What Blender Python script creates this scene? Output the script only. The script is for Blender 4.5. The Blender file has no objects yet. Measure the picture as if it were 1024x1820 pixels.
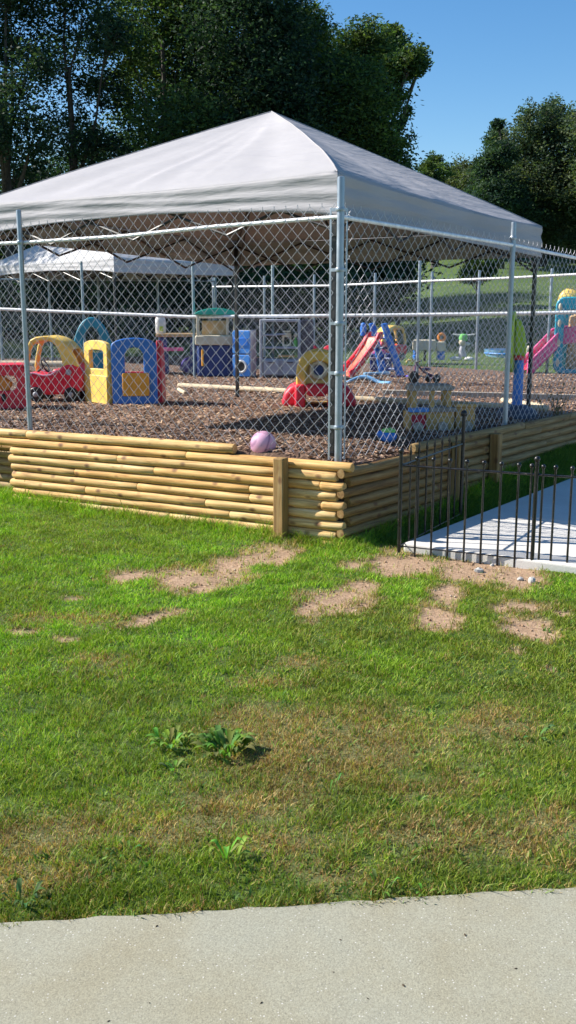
import bpy, math, random
import numpy as np
from mathutils import Vector, Matrix
random.seed(7); rng = np.random.default_rng(7)
R = math.radians
scene = bpy.context.scene
col = scene.collection

# ------------------------------------------------------------------ camera
F = 1750.0; EYE = 1.72; HOR = 545.0
PITCH = math.atan((910 - HOR) / F); CP, SP = math.cos(PITCH), math.sin(PITCH)
cam = bpy.data.objects.new('camera', bpy.data.cameras.new('camera')); col.objects.link(cam)
cam.location = (0, 0, EYE); cam.rotation_euler = (math.pi / 2 - PITCH, 0, 0)
cam.data.sensor_fit = 'VERTICAL'; cam.data.sensor_height = 36; cam.data.lens = 36 * F / 1820
cam.data.clip_start = 0.05; cam.data.clip_end = 3000
scene.camera = cam

def ray(px, py):
    dx, dy = (px - 512) / F, -(py - 910) / F
    return Vector((dx, CP + dy * SP, -SP + dy * CP))
def P(px, py, z):                                  # where the view line of a photo pixel meets height z
    d = ray(px, py); t = (z - EYE) / d.z
    return Vector((d.x * t, d.y * t, z))
def at(px, py, y):                                 # where it meets distance y
    d = ray(px, py); t = y / d.y
    return Vector((d.x * t, y, EYE + d.z * t))
def proj(x, y, z):
    zc = y * CP - (z - EYE) * SP; up = y * SP + (z - EYE) * CP
    return 512 + F * x / zc, 910 - F * up / zc
def sstep(t):
    t = np.clip(t, 0, 1); return t * t * (3 - 2 * t)

# ------------------------------------------------------------------ layout
WC = P(612, 945, 0.0).xy                           # outer foot of the log wall's corner
U = Vector((-.851, .525)).normalized()             # along the front wall, to the left
V = Vector((.62, .785)).normalized()               # along the side wall, away
NF = Vector((U.y, -U.x)); NF = NF if NF.y > 0 else -NF   # inwards from front wall
NS = Vector((-V.y, V.x))                           # inwards from side wall
SUN = Vector((.98, -.2, -1.0 * math.tan(R(38.5)))).normalized()   # travel direction of the light

def zf(x, y):                                      # playground floor height
    return .56 - .0115 * np.clip(y - 7.6, 0, 9) - .02 * np.clip(x - .4, 0, 4)
def P2(px, py):                                    # pixel to playground floor
    z = .5
    for _ in range(6):
        p = P(px, py, z); z = float(zf(p.x, p.y))
    return P(px, py, z)

# smooth value noise (numpy)
_tab = rng.random((64, 64))
def vnoise(x, y):
    xi, yi = np.floor(x).astype(int), np.floor(y).astype(int); fx, fy = x - xi, y - yi
    fx, fy = fx * fx * (3 - 2 * fx), fy * fy * (3 - 2 * fy)
    g = lambda a, b: _tab[a % 64, b % 64]
    return (g(xi, yi) * (1 - fx) + g(xi + 1, yi) * fx) * (1 - fy) + (g(xi, yi + 1) * (1 - fx) + g(xi + 1, yi + 1) * fx) * fy
def fbm(x, y):
    return (vnoise(x, y) + .5 * vnoise(x * 2.1 + 7, y * 2.1 + 3) + .25 * vnoise(x * 4.3 + 1, y * 4.3 + 9)) / 1.75

# ------------------------------------------------------------------ tags
def tag(o, label=None, cat=None, group=None, kind=None):
    if label: o['label'] = label
    if cat: o['category'] = cat
    if group: o['group'] = group
    if kind: o['kind'] = kind
    return o
def thing(name, label, cat, loc=(0, 0, 0), rz=0, group=None):
    o = bpy.data.objects.new(name, None); col.objects.link(o); o.empty_display_size = .1
    o.location = loc; o.rotation_euler = (0, 0, rz)
    return tag(o, label, cat, group)
def copy_tree(o, parent=None):
    c = o.copy(); col.objects.link(c); c.parent = parent
    for ch in [k for k in bpy.data.objects if k.parent == o]: copy_tree(ch, c)
    return c

# ------------------------------------------------------------------ mesh builder
class MB:
    def __init__(s): s.v = []; s.f = []
    def add(s, vs, fs):
        n = len(s.v); s.v += [tuple(p) for p in vs]; s.f += [tuple(i + n for i in f) for f in fs]; return s
    def box(s, c, d, rot=None):
        vs = []
        for i in range(8):
            p = Vector(((i & 1) - .5, ((i >> 1) & 1) - .5, ((i >> 2) & 1) - .5)); p = Vector((p.x * d[0], p.y * d[1], p.z * d[2]))
            if rot: p = rot @ p
            vs.append(p + Vector(c))
        return s.add(vs, [(0, 2, 3, 1), (4, 5, 7, 6), (0, 1, 5, 4), (2, 6, 7, 3), (0, 4, 6, 2), (1, 3, 7, 5)])
    def tube(s, pts, r, n=8, cap=True, flat=1.0):
        pts = [Vector(p) for p in pts]; k = len(pts); rs = r if isinstance(r, (list, tuple)) else [r] * k
        vs = []; prev = None
        for i, p in enumerate(pts):
            t = (pts[min(i + 1, k - 1)] - pts[max(i - 1, 0)]).normalized()
            if prev is None:
                a = Vector((0, 0, 1)) if abs(t.z) < .9 else Vector((1, 0, 0)); b = t.cross(a).normalized()
            else:
                b = (prev - t * prev.dot(t)).normalized()
            prev = b; c = t.cross(b)
            for j in range(n):
                w = 2 * math.pi * j / n; vs.append(p + (b * math.cos(w) + c * math.sin(w) * flat) * rs[i])
        fs = [(i * n + j, i * n + (j + 1) % n, (i + 1) * n + (j + 1) % n, (i + 1) * n + j) for i in range(k - 1) for j in range(n)]
        if cap: fs += [tuple(range(n - 1, -1, -1)), tuple(range((k - 1) * n, k * n))]
        return s.add(vs, fs)
    def lathe(s, prof, n=16, c=(0, 0, 0), rot=None, sx=1, sy=1):   # prof: (radius, z)
        vs = []
        for (r, z) in prof:
            for j in range(n):
                w = 2 * math.pi * j / n; p = Vector((r * math.cos(w) * sx, r * math.sin(w) * sy, z))
                if rot: p = rot @ p
                vs.append(p + Vector(c))
        k = len(prof)
        fs = [(i * n + j, i * n + (j + 1) % n, (i + 1) * n + (j + 1) % n, (i + 1) * n + j) for i in range(k - 1) for j in range(n)]
        fs += [tuple(range(n - 1, -1, -1)), tuple(range((k - 1) * n, k * n))]
        return s.add(vs, fs)
    def ball(s, c, r, n=12, m=8, d=(1, 1, 1)):
        prof = [(max(.001, math.sin(math.pi * i / m)) * r, -math.cos(math.pi * i / m) * r * d[2]) for i in range(m + 1)]
        return s.lathe(prof, n, c, None, d[0], d[1])
    def torus(s, c, ra, rb, n=20, m=8, rot=None):
        vs = []
        for i in range(n):
            a = 2 * math.pi * i / n
            for j in range(m):
                b = 2 * math.pi * j / m; p = Vector(((ra + rb * math.cos(b)) * math.cos(a), (ra + rb * math.cos(b)) * math.sin(a), rb * math.sin(b)))
                if rot: p = rot @ p
                vs.append(p + Vector(c))
        return s.add(vs, [(i * m + j, ((i + 1) % n) * m + j, ((i + 1) % n) * m + (j + 1) % m, i * m + (j + 1) % m) for i in range(n) for j in range(m)])
    def prism(s, poly, y0, y1, M=None):            # polygon in x-z, from y0 to y1
        n = len(poly); M = M or Matrix()
        vs = [M @ Vector((x, y0, z)) for x, z in poly] + [M @ Vector((x, y1, z)) for x, z in poly]
        return s.add(vs, [tuple(range(n)), tuple(range(2 * n - 1, n - 1, -1))] + [(i, i + n, (i + 1) % n + n, (i + 1) % n) for i in range(n)])
    def ring(s, outer, inner, y0, y1, M=None):     # panel with an opening; equal point counts
        n = len(outer); M = M or Matrix()
        vs = [M @ Vector((x, y, z)) for L, y in ((outer, y0), (inner, y0), (outer, y1), (inner, y1)) for x, z in L]
        fs = []
        for i in range(n):
            j = (i + 1) % n
            fs += [(i, j, n + j, n + i), (2 * n + i, 3 * n + i, 3 * n + j, 2 * n + j), (i, 2 * n + i, 2 * n + j, j), (n + i, n + j, 3 * n + j, 3 * n + i)]
        return s.add(vs, fs)
    def build(s, name, mat, parent=None, smooth=True, bevel=0, seg=2):
        me = bpy.data.meshes.new(name); me.from_pydata(s.v, [], s.f); me.update()
        import bmesh
        bm = bmesh.new(); bm.from_mesh(me); bmesh.ops.recalc_face_normals(bm, faces=bm.faces); bm.to_mesh(me); bm.free()
        me.materials.append(mat)
        o = bpy.data.objects.new(name, me); col.objects.link(o)
        if parent: o.parent = parent
        if smooth:
            me.polygons.foreach_set('use_smooth', [True] * len(me.polygons))
            try: me.set_sharp_from_angle(angle=R(38))
            except Exception: pass
        if bevel:
            b = o.modifiers.new('soft', 'BEVEL'); b.width = bevel; b.segments = seg; b.limit_method = 'ANGLE'; b.angle_limit = R(35)
            b.harden_normals = False
        return o
def np_mesh(name, verts, quads, mat, smooth=False, colr=None, parent=None):
    me = bpy.data.meshes.new(name); nv = len(verts); k = quads.shape[1]; nf = len(quads)
    me.vertices.add(nv); me.vertices.foreach_set('co', np.ascontiguousarray(verts, np.float32).ravel())
    me.loops.add(nf * k); me.loops.foreach_set('vertex_index', np.ascontiguousarray(quads, np.int32).ravel())
    me.polygons.add(nf); me.polygons.foreach_set('loop_start', np.arange(0, nf * k, k, dtype=np.int32))
    if smooth: me.polygons.foreach_set('use_smooth', np.ones(nf, bool))
    me.update(calc_edges=True)
    if colr is not None:
        a = me.color_attributes.new('Col', 'FLOAT_COLOR', 'POINT')
        c = np.ones((nv, 4), np.float32); c[:, :3] = colr; a.data.foreach_set('color', c.ravel())
    me.materials.append(mat); o = bpy.data.objects.new(name, me); col.objects.link(o)
    if parent: o.parent = parent
    return o
def loopn(fn, n): return [fn(i / n) for i in range(n)]
def rrect(x0, z0, x1, z1, r, n=6):                 # rounded rectangle
    pts = []
    for cx, cz, a in ((x1 - r, z1 - r, 0), (x0 + r, z1 - r, 90), (x0 + r, z0 + r, 180), (x1 - r, z0 + r, 270)):
        pts += [(cx + r * math.cos(R(a + 90 * i / (n - 1))), cz + r * math.sin(R(a + 90 * i / (n - 1)))) for i in range(n)]
    return pts
def arch(x0, z0, x1, zs, rise, n=10):              # flat foot, curved top, starts at top right; 2n+... points
    pts = [((x0 + x1) / 2 + (x1 - x0) / 2 * math.cos(math.pi * i / n), zs + rise * math.sin(math.pi * i / n)) for i in range(n + 1)]
    lft = [(x0, zs + (z0 - zs) * i / 5) for i in range(1, 6)]; bot = [(x0 + (x1 - x0) * i / 5, z0) for i in range(1, 6)]
    rgt = [(x1, z0 + (zs - z0) * i / 5) for i in range(1, 5)]
    return pts + lft + bot + rgt

# ------------------------------------------------------------------ materials
def lin(r, g, b):
    f = lambda c: (c / 255 / 12.92) if c / 255 <= .04045 else ((c / 255 + .055) / 1.055) ** 2.4
    return (f(r), f(g), f(b))
class NT:
    def __init__(s, name):
        s.m = bpy.data.materials.new(name); s.m.use_nodes = True; s.t = s.m.node_tree; s.b = s.t.nodes['Principled BSDF']; s.out = s.t.nodes['Material Output']
    def n(s, typ, **kw):
        nd = s.t.nodes.new(typ)
        for k, v in kw.items():
            if k.startswith('_'): setattr(nd, k[1:], v)
            else: nd.inputs[k.replace('__', ' ')].default_value = v
        return nd
    def l(s, a, ao, b, bi): s.t.links.new(a.outputs[ao], b.inputs[bi]); return b
    def coord(s, kind='Object', scale=(1, 1, 1)):
        tc = s.n('ShaderNodeTexCoord'); mp = s.n('ShaderNodeMapping'); mp.inputs['Scale'].default_value = scale
        s.l(tc, kind, mp, 'Vector'); return mp
    def noise(s, mp, scale, detail=4, rough=.6):
        nd = s.n('ShaderNodeTexNoise', Scale=scale, Detail=detail, Roughness=rough); s.l(mp, 'Vector', nd, 'Vector'); return nd
    def ramp(s, src, so, stops):
        nd = s.n('ShaderNodeValToRGB'); e = nd.color_ramp.elements
        while len(e) < len(stops): e.new(.5)
        for i, (p, c) in enumerate(stops): e[i].position = p; e[i].color = (*c, 1) if len(c) == 3 else c
        s.l(src, so, nd, 'Fac'); return nd
    def mix(s, a, b, fac, mode='MIX'):
        nd = s.n('ShaderNodeMix', _data_type='RGBA', _blend_type=mode)
        for v, i in ((a, 6), (b, 7), (fac, 0)):
            if isinstance(v, tuple) and not isinstance(v[0], (int, float)): s.t.links.new(v[0].outputs[v[1]], nd.inputs[i])
            elif isinstance(v, (int, float)): nd.inputs[i].default_value = v
            else: nd.inputs[i].default_value = (*v, 1)
        return nd
    def bump(s, src, so, st=.3, dist=.01):
        nd = s.n('ShaderNodeBump', Strength=st, Distance=dist); s.l(src, so, nd, 'Height'); s.l(nd, 'Normal', s.b, 'Normal'); return nd
def g3(v): return (v, v, v)
_pc = {}
def plastic(name, rgb, rough=.42, metal=0):
    if name in _pc: return _pc[name]
    k = NT(name); mp = k.coord(); n1 = k.noise(mp, 6, 5); n2 = k.noise(mp, 60, 3)
    r1 = k.ramp(n1, 'Fac', [(.35, tuple(c * .86 for c in rgb)), (.65, tuple(min(1, c * 1.05 + .012) for c in rgb))])
    r2 = k.ramp(n2, 'Fac', [(.56, g3(0)), (.78, g3(.32))])
    mx = k.mix((r1, 'Color'), (.3, .24, .18), (r2, 'Color'))
    k.l(mx, 2, k.b, 'Base Color'); rr = k.ramp(n1, 'Fac', [(.3, g3(rough - .08)), (.7, g3(rough + .12))]); k.l(rr, 'Color', k.b, 'Roughness')
    k.b.inputs['Metallic'].default_value = metal; k.bump(n2, 'Fac', .05, .002)
    _pc[name] = k.m; return k.m
def galv(name, rgb=(.55, .57, .6), rough=.42, metal=.75):
    k = NT(name); mp = k.coord(scale=(1, 1, .4)); n1 = k.noise(mp, 22, 5)
    r1 = k.ramp(n1, 'Fac', [(.3, tuple(c * .75 for c in rgb)), (.7, tuple(min(1, c * 1.12) for c in rgb))]); k.l(r1, 'Color', k.b, 'Base Color')
    rr = k.ramp(n1, 'Fac', [(.3, g3(rough - .08)), (.7, g3(rough + .12))]); k.l(rr, 'Color', k.b, 'Roughness'); k.b.inputs['Metallic'].default_value = metal
    return k.m
M = {}
M['galv'] = galv('galvanised_steel', (.36, .41, .46), .4, .6); M['rail'] = galv('galvanised_rail', (.82, .82, .82), .5, .2)
M['wire'] = galv('galvanised_wire', (.56, .56, .58), .42, .2)
M['dull'] = galv('shaded_steel', (.3, .38, .4), .6, .4)  # duller steel for the left-hand fences, tree shade put into the colour
M['blackpole'] = plastic('black_powder_coat', (.012, .012, .014), .4)
M['iron'] = plastic('black_iron', (.006, .006, .007), .3, 0)
PL = dict(red=(.78, .018, .05), crimson=(.52, .012, .045), yellow=(.88, .60, .13), amber=(.82, .38, .03), blue=(.025, .19, .66), skyblue=(.06, .27, .72), paleblue=(.24, .5, .78), teal=(.01, .24, .33), green=(.02, .42, .3),
          lime=(.42, .55, .03), leafgreen=(.2, .6, .15), cream=(.66, .58, .42), tan=(.55, .36, .17), grey=(.36, .37, .42), darkgrey=(.12, .115, .14), white=(.74, .73, .7), pink=(.75, .1, .3), rose=(.6, .25, .38), purple=(.2, .14, .6),
          orange=(.75, .26, .03), slideorange=(.85, .16, .08), navy=(.02, .05, .2), turquoise=(.01, .32, .45), black=(.012, .012, .013), slate=(.06, .075, .12), mauve=(.28, .2, .24), plum=(.09, .03, .1))
def pl(n): return plastic(n + '_plastic', PL[n])

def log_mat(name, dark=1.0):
    k = NT(name); mp = k.coord('Object', (1.1, 16, 16)); oi = k.n('ShaderNodeObjectInfo')
    sh = k.n('ShaderNodeVectorMath', _operation='ADD'); k.l(mp, 'Vector', sh, 0)
    ml = k.n('ShaderNodeMath', _operation='MULTIPLY'); ml.inputs[1].default_value = 57; k.l(oi, 'Random', ml, 0); k.l(ml, 'Value', sh, 1)
    n1 = k.n('ShaderNodeTexNoise', Scale=2.2, Detail=7, Roughness=.65, Distortion=.6); k.l(sh, 'Vector', n1, 'Vector')
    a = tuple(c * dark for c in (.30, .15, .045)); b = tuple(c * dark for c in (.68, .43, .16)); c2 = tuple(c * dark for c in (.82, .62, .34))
    r1 = k.ramp(n1, 'Fac', [(.28, a), (.5, b), (.72, c2)])
    mp2 = k.coord('Object', (5, 8, 8)); s2 = k.n('ShaderNodeVectorMath', _operation='ADD'); k.l(mp2, 'Vector', s2, 0); k.l(ml, 'Value', s2, 1)
    vo = k.n('ShaderNodeTexVoronoi', Scale=1.15, Randomness=1.0); k.l(s2, 'Vector', vo, 'Vector')
    r2 = k.ramp(vo, 'Distance', [(.06, g3(.95)), (.15, g3(.6)), (.24, g3(0))])
    mx = k.mix((r1, 'Color'), (.17, .075, .03), (r2, 'Color'))
    mp4 = k.coord('Object', (2.5, 90, 90)); n4 = k.n('ShaderNodeTexNoise', Scale=1.5, Detail=3); k.l(mp4, 'Vector', n4, 'Vector'); r4 = k.ramp(n4, 'Fac', [(.3, g3(.74)), (.6, g3(1.06))]); mx = k.mix((mx, 2), (r4, 'Color'), 1.0, 'MULTIPLY')
    rt = k.ramp(oi, 'Random', [(0, (.82, .72, .58)), (.3, (1.06, 1.08, 1.1)), (.55, (1, .95, .86)), (.8, (1.0, .86, .66)), (1, (.95, 1.0, 1.05))])
    m2 = k.mix((mx, 2), (rt, 'Color'), 1.0, 'MULTIPLY')
    tc = k.n('ShaderNodeTexCoord'); n3 = k.n('ShaderNodeTexNoise', Scale=1.6, Detail=4); k.l(tc, 'Object', n3, 'Vector')
    r3 = k.ramp(n3, 'Fac', [(.4, g3(1)), (.75, (.66, .64, .5))]); m3 = k.mix((m2, 2), (r3, 'Color'), .8, 'MULTIPLY')
    k.l(m3, 2, k.b, 'Base Color'); k.b.inputs['Roughness'].default_value = .75; k.bump(n1, 'Fac', .35, .006); return k.m
M['log'] = log_mat('peeled_log_wood'); M['post_and_shade'] = log_mat('old_post_and_shaded_log_wood', .52); M['sidelog_shaded'] = log_mat('side_log_shaded_wood', .46)  # darker copies: old posts, plus painted shade for side wall and left recess
def wood(name, rgb):
    k = NT(name); mp = k.coord('Object', (3, 14, 14)); n1 = k.noise(mp, 2.5, 6)
    r1 = k.ramp(n1, 'Fac', [(.3, tuple(c * .6 for c in rgb)), (.7, tuple(min(1, c * 1.2) for c in rgb))]); k.l(r1, 'Color', k.b, 'Base Color'); k.b.inputs['Roughness'].default_value = .75; k.bump(n1, 'Fac', .3, .004); return k.m
M['timber'] = wood('pale_timber', (.62, .5, .33)); M['greytimber'] = wood('grey_timber', (.42, .36, .29)); M['trainwood'] = wood('honey_wood', (.58, .36, .13)); M['trainroof'] = wood('weathered_roof_wood', (.34, .29, .24))

def fabric(name, rgb, trans=.35):
    k = NT(name); mp = k.coord(); n1 = k.noise(mp, 1.6, 6, .62); n2 = k.noise(mp, 420, 2)
    r1 = k.ramp(n1, 'Fac', [(.3, tuple(c * .9 for c in rgb)), (.7, rgb)]); k.l(r1, 'Color', k.b, 'Base Color'); k.b.inputs['Roughness'].default_value = .8
    mp3 = k.coord('Object', (1.2, 1.2, 9)); n3 = k.noise(mp3, 1.3, 3, .5)
    b1 = k.n('ShaderNodeBump', Strength=.5, Distance=.05); k.l(n3, 'Fac', b1, 'Height')
    b2 = k.n('ShaderNodeBump', Strength=.1, Distance=.001); k.l(n2, 'Fac', b2, 'Height'); k.l(b1, 'Normal', b2, 'Normal'); k.l(b2, 'Normal', k.b, 'Normal')
    tr = k.n('ShaderNodeBsdfTranslucent'); tr.inputs['Color'].default_value = (rgb[0] * .8, rgb[1] * .62, rgb[2] * .5, 1)
    mx = k.n('ShaderNodeMixShader'); mx.inputs['Fac'].default_value = trans
    k.l(k.b, 'BSDF', mx, 1); k.l(tr, 'BSDF', mx, 2); k.l(mx, 'Shader', k.out, 'Surface'); return k.m
M['canopy'] = fabric('canopy_fabric', (.425, .41, .42), .12); M['canopy_white'] = fabric('white_canopy_fabric', (.55, .545, .55), .08)

def attr_mat(name, trans=.3, rough=.55, spec=.3):
    k = NT(name); at_ = k.n('ShaderNodeAttribute', _attribute_name='Col'); k.l(at_, 'Color', k.b, 'Base Color'); k.b.inputs['Roughness'].default_value = rough
    k.b.inputs['Specular IOR Level'].default_value = spec
    tr = k.n('ShaderNodeBsdfTranslucent'); hs = k.mix((at_, 'Color'), (1.3, 1.35, .55), 1.0, 'MULTIPLY'); k.l(hs, 2, tr, 'Color')
    mx = k.n('ShaderNodeMixShader'); mx.inputs['Fac'].default_value = trans; k.l(k.b, 'BSDF', mx, 1); k.l(tr, 'BSDF', mx, 2); k.l(mx, 'Shader', k.out, 'Surface'); return k.m
M['leaf'] = attr_mat('leaf', .38, .6, .15); M['grass'] = attr_mat('grass_blade', .3, .6, .2); M['chip'] = attr_mat('wood_chip', .0, .85, .15)
def bark_mat():
    k = NT('bark'); mp = k.coord('Object', (6, 6, 1.2)); n1 = k.noise(mp, 3, 6); r1 = k.ramp(n1, 'Fac', [(.3, (.03, .024, .02)), (.7, (.12, .1, .085))]); k.l(r1, 'Color', k.b, 'Base Color'); k.b.inputs['Roughness'].default_value = .9; k.bump(n1, 'Fac', .6, .03); return k.m
M['bark'] = bark_mat()

def ground_mat():
    k = NT('lawn_ground'); mp = k.coord(); at_ = k.n('ShaderNodeAttribute', _attribute_name='Col')
    sp = k.n('ShaderNodeSeparateColor'); k.l(at_, 'Color', sp, 'Color')
    n1 = k.noise(mp, .7, 5); n2 = k.noise(mp, 30, 5, .7); n3 = k.noise(mp, 6, 5)
    gr = k.ramp(n1, 'Fac', [(.3, (.05, .11, .010)), (.55, (.085, .15, .016)), (.75, (.15, .17, .035))])
    g2 = k.mix((gr, 'Color'), (.028, .05, .008), (k.ramp(n2, 'Fac', [(.4, g3(.7)), (.65, g3(0))]), 'Color'))
    dt = k.ramp(n2, 'Fac', [(.25, (.19, .115, .065)), (.5, (.38, .245, .15)), (.75, (.54, .39, .26))])
    dt2 = k.mix((dt, 'Color'), (.26, .17, .1), (k.ramp(n3, 'Fac', [(.45, g3(0)), (.65, g3(.6))]), 'Color'))
    mx = k.mix((g2, 2), (dt2, 2), (sp, 'Red'))
    k.l(mx, 2, k.b, 'Base Color'); k.b.inputs['Roughness'].default_value = .95; k.bump(n2, 'Fac', .8, .02); return k.m
M['ground'] = ground_mat()
def concrete(name, stops, speck=1.0):
    k = NT(name); mp = k.coord(); n1 = k.noise(mp, 1.3, 6, .65); n2 = k.noise(mp, 150, 4, .8); n4 = k.noise(mp, 14, 5, .6)
    r1 = k.ramp(n1, 'Fac', stops)
    r2 = k.ramp(n2, 'Fac', [(.3, g3(.45)), (.42, g3(1)), (.58, g3(1.0)), (.74, g3(1.6))]); m1 = k.mix((r1, 'Color'), (r2, 'Color'), .9 * speck, 'MULTIPLY')
    vo = k.n('ShaderNodeTexVoronoi', Scale=230, Randomness=1.0); k.l(mp, 'Vector', vo, 'Vector')
    sv = k.ramp(vo, 'Color', [(.2, (.78, .75, .72)), (.8, (1.16, 1.15, 1.12))]); m2 = k.mix((m1, 2), (sv, 'Color'), .6 * speck, 'MULTIPLY')
    v2 = k.n('ShaderNodeTexVoronoi', Scale=85, Randomness=1.0); k.l(mp, 'Vector', v2, 'Vector'); rv = k.ramp(v2, 'Distance', [(.10, g3(.75)), (.26, g3(0))]); hv = k.n('ShaderNodeSeparateColor'); k.l(v2, 'Color', hv, 'Color')
    pick = k.ramp(hv, 'Red', [(.55, g3(0)), (.6, g3(1))]); fm = k.mix((rv, 'Color'), (pick, 'Color'), 1.0, 'MULTIPLY'); tone = k.ramp(hv, 'Green', [(.3, (.17, .15, .12)), (.42, (.34, .29, .2)), (.6, (.66, .64, .58))])
    m2 = k.mix((m2, 2), (tone, 'Color'), (fm, 2)) if speck > .8 else m2
    r4 = k.ramp(n4, 'Fac', [(.35, g3(.975)), (.65, g3(1.02))]); m3 = k.mix((m2, 2), (r4, 'Color'), 1.0, 'MULTIPLY')
    k.l(m3, 2, k.b, 'Base Color'); k.b.inputs['Roughness'].default_value = .9; k.bump(n2, 'Fac', .5, .004); return k.m
M['pavement'] = concrete('exposed_concrete', [(.3, (.275, .25, .168)), (.5, (.305, .295, .222)), (.7, (.29, .295, .238))])
M['slab'] = concrete('patio_concrete', [(.3, (.58, .555, .515)), (.7, (.68, .655, .615))], .5)
def mulch_mat():
    k = NT('mulch'); mp = k.coord(); n1 = k.noise(mp, 1.1, 5); n2 = k.noise(mp, 26, 6, .75)
    r2 = k.ramp(n2, 'Fac', [(.3, (.05, .03, .02)), (.5, (.18, .11, .075)), (.72, (.38, .25, .165))]); r1 = k.ramp(n1, 'Fac', [(.3, (.75, .72, .72)), (.7, (1.1, 1.05, 1.0))])
    mx = k.mix((r2, 'Color'), (r1, 'Color'), 1.0, 'MULTIPLY'); k.l(mx, 2, k.b, 'Base Color'); k.b.inputs['Roughness'].default_value = .95; k.bump(n2, 'Fac', 1.0, .03); return k.m
M['mulch'] = mulch_mat()

# ------------------------------------------------------------------ world and sun
w = bpy.data.worlds.new('World'); scene.world = w; w.use_nodes = True; wt = w.node_tree
sky = wt.nodes.new('ShaderNodeTexSky'); sky.sky_type = 'NISHITA'; sky.sun_disc = False; sky.sun_elevation = R(38.5)
sky.sun_rotation = math.atan2(-SUN.x, -SUN.y); sky.air_density = 1.0; sky.dust_density = .5; sky.ozone_density = 2.6; sky.altitude = 200
hs = wt.nodes.new('ShaderNodeHueSaturation'); hs.inputs['Saturation'].default_value = 1.3; wt.links.new(sky.outputs['Color'], hs.inputs['Color'])
wt.links.new(hs.outputs['Color'], wt.nodes['Background'].inputs['Color']); wt.nodes['Background'].inputs['Strength'].default_value = .083
sd = bpy.data.lights.new('sun', 'SUN'); sd.energy = 4.5; sd.angle = R(.53); sd.color = (1, .945, .86)
so = bpy.data.objects.new('sun', sd); col.objects.link(so); so.rotation_euler = SUN.to_track_quat('-Z', 'Y').to_euler(); so.location = (-10, 5, 20)
scene.view_settings.view_transform = 'Standard'; scene.view_settings.look = 'None'; scene.view_settings.gamma = 1; scene.view_settings.exposure = 1.0

# ------------------------------------------------------------------ ground
LAWN = -.12
SK = P(716, 979, LAWN).xy                          # slab corner
SD = Vector((.585, .811)).normalized(); SF = (P(1024, 1021, LAWN).xy - SK).normalized()
def hill(x, y):
    return .31 + np.clip(y - 25, 0, 60) * (.055 + .05 * sstep((x - 2) / 10)) + np.clip(y - 85, 0, 1e9) * .01
_k = ray(17, 850); _k = _k.x / _k.y; TL = (WC.x - _k * WC.y) / (_k * U.y - U.x)   # length of the front wall
def gz(x, y):
    x = np.asarray(x, float); y = np.asarray(y, float)
    df = (x - WC.x) * NF.x + (y - WC.y) * NF.y; ds = (x - WC.x) * NS.x + (y - WC.y) * NS.y
    t = (x - WC.x) * V.x + (y - WC.y) * V.y
    near = LAWN + .02 * (fbm(x * 1.3 + 20, y * 1.3 + 20) - .5) - .0 * x
    bank = sstep(1 + ds / .42) * .30 * sstep(t / 4.3)
    bank = np.where((ds < 0) & (df > -.3), bank, 0)
    out = near + bank
    far = hill(x, y)
    out = out + (far - out) * sstep((y - 13) / 9)
    tu = (x - WC.x) * U.x + (y - WC.y) * U.y
    inside = (df > np.where(tu > TL - .1, .34, .13)) & (ds > .13)
    return np.where(inside, np.where(y < 17, .27, hill(x, y) - .06), out)
# bare-earth patches (photo pixel ellipses on the lawn: cx, cy, rx, ry, tilt)
BARE = [(335, 1028, 78, 27, -.12), (440, 994, 84, 19, -.16), (255, 1024, 60, 11, 0), (400, 1010, 66, 24, -.2), (590, 1068, 70, 26, -.05), (545, 1085, 40, 18, 0), (640, 1042, 30, 10, 0), (720, 1000, 65, 24, .1), (830, 1008, 75, 18, .12),
        (920, 1025, 50, 17, .1), (630, 1002, 22, 7, 0), (790, 1055, 30, 22, 0), (772, 1098, 36, 20, 0), (938, 1118, 42, 20, .1), (925, 1075, 50, 8, .1), (920, 1155, 18, 7, 0), (265, 1098, 52, 12, -.25), (230, 1110, 34, 8, -.2),
        (978, 1188, 14, 6, 0), (500, 985, 26, 10, 0), (130, 1064, 22, 4, 0), (115, 1136, 20, 5, 0), (40, 1122, 30, 6, 0), (885, 1080, 20, 6, 0), (1000, 1090, 18, 6, 0)]
DRY = [(600, 1330, 230, 62, .05), (470, 1300, 130, 50, 0), (875, 1285, 75, 30, 0), (300, 1490, 190, 55, -.05), (90, 1490, 170, 45, 0), (560, 1550, 130, 34, 0), (120, 1560, 120, 40, 0), (760, 1400, 120, 30, 0), (430, 1440, 120, 40, 0), (800, 1480, 200, 40, 0),
       (180, 1180, 90, 22, 0), (480, 1215, 70, 18, 0), (560, 1180, 80, 14, 0), (100, 1100, 120, 24, 0), (950, 1480, 90, 40, 0), (500, 1500, 150, 40, 0)]
def mask(px, py, L, x, y, fr=3.0, amp=.9):
    n = (fbm(x * fr, y * fr) - .5) * 2 * amp; out = np.zeros_like(px)
    n = n * 1.6 + (fbm(x * fr * 3.7 + 5, y * fr * 3.7) - .5) * amp * 1.5 + (fbm(x * 40, y * 40) - .5) * .7
    for cx, cy, rx, ry, a in L:
        c, s = math.cos(a), math.sin(a); dx, dy = px - cx, py - cy
        d = np.sqrt(((dx * c + dy * s) / (rx * 1.14)) ** 2 + ((-dx * s + dy * c) / (ry * 1.18)) ** 2)
        out = np.maximum(out, np.clip(1.25 - d + n * .55, 0, 1))
    return out
def axis(lo, hi, step, a, b, grow=1.18):
    v = list(np.arange(lo, hi + step / 2, step)); s = step; q = v[-1]
    while q < b: s = min(s * grow, 60); q += s; v.append(q)
    s = step; q = v[0]; pre = []
    while q > a: s = min(s * grow, 60); q -= s; pre.append(q)
    return np.array(pre[::-1] + v)
xs = axis(-3.6, 3.9, .05, -700, 700); ys = axis(1.4, 11, .05, -40, 1500)
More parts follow.
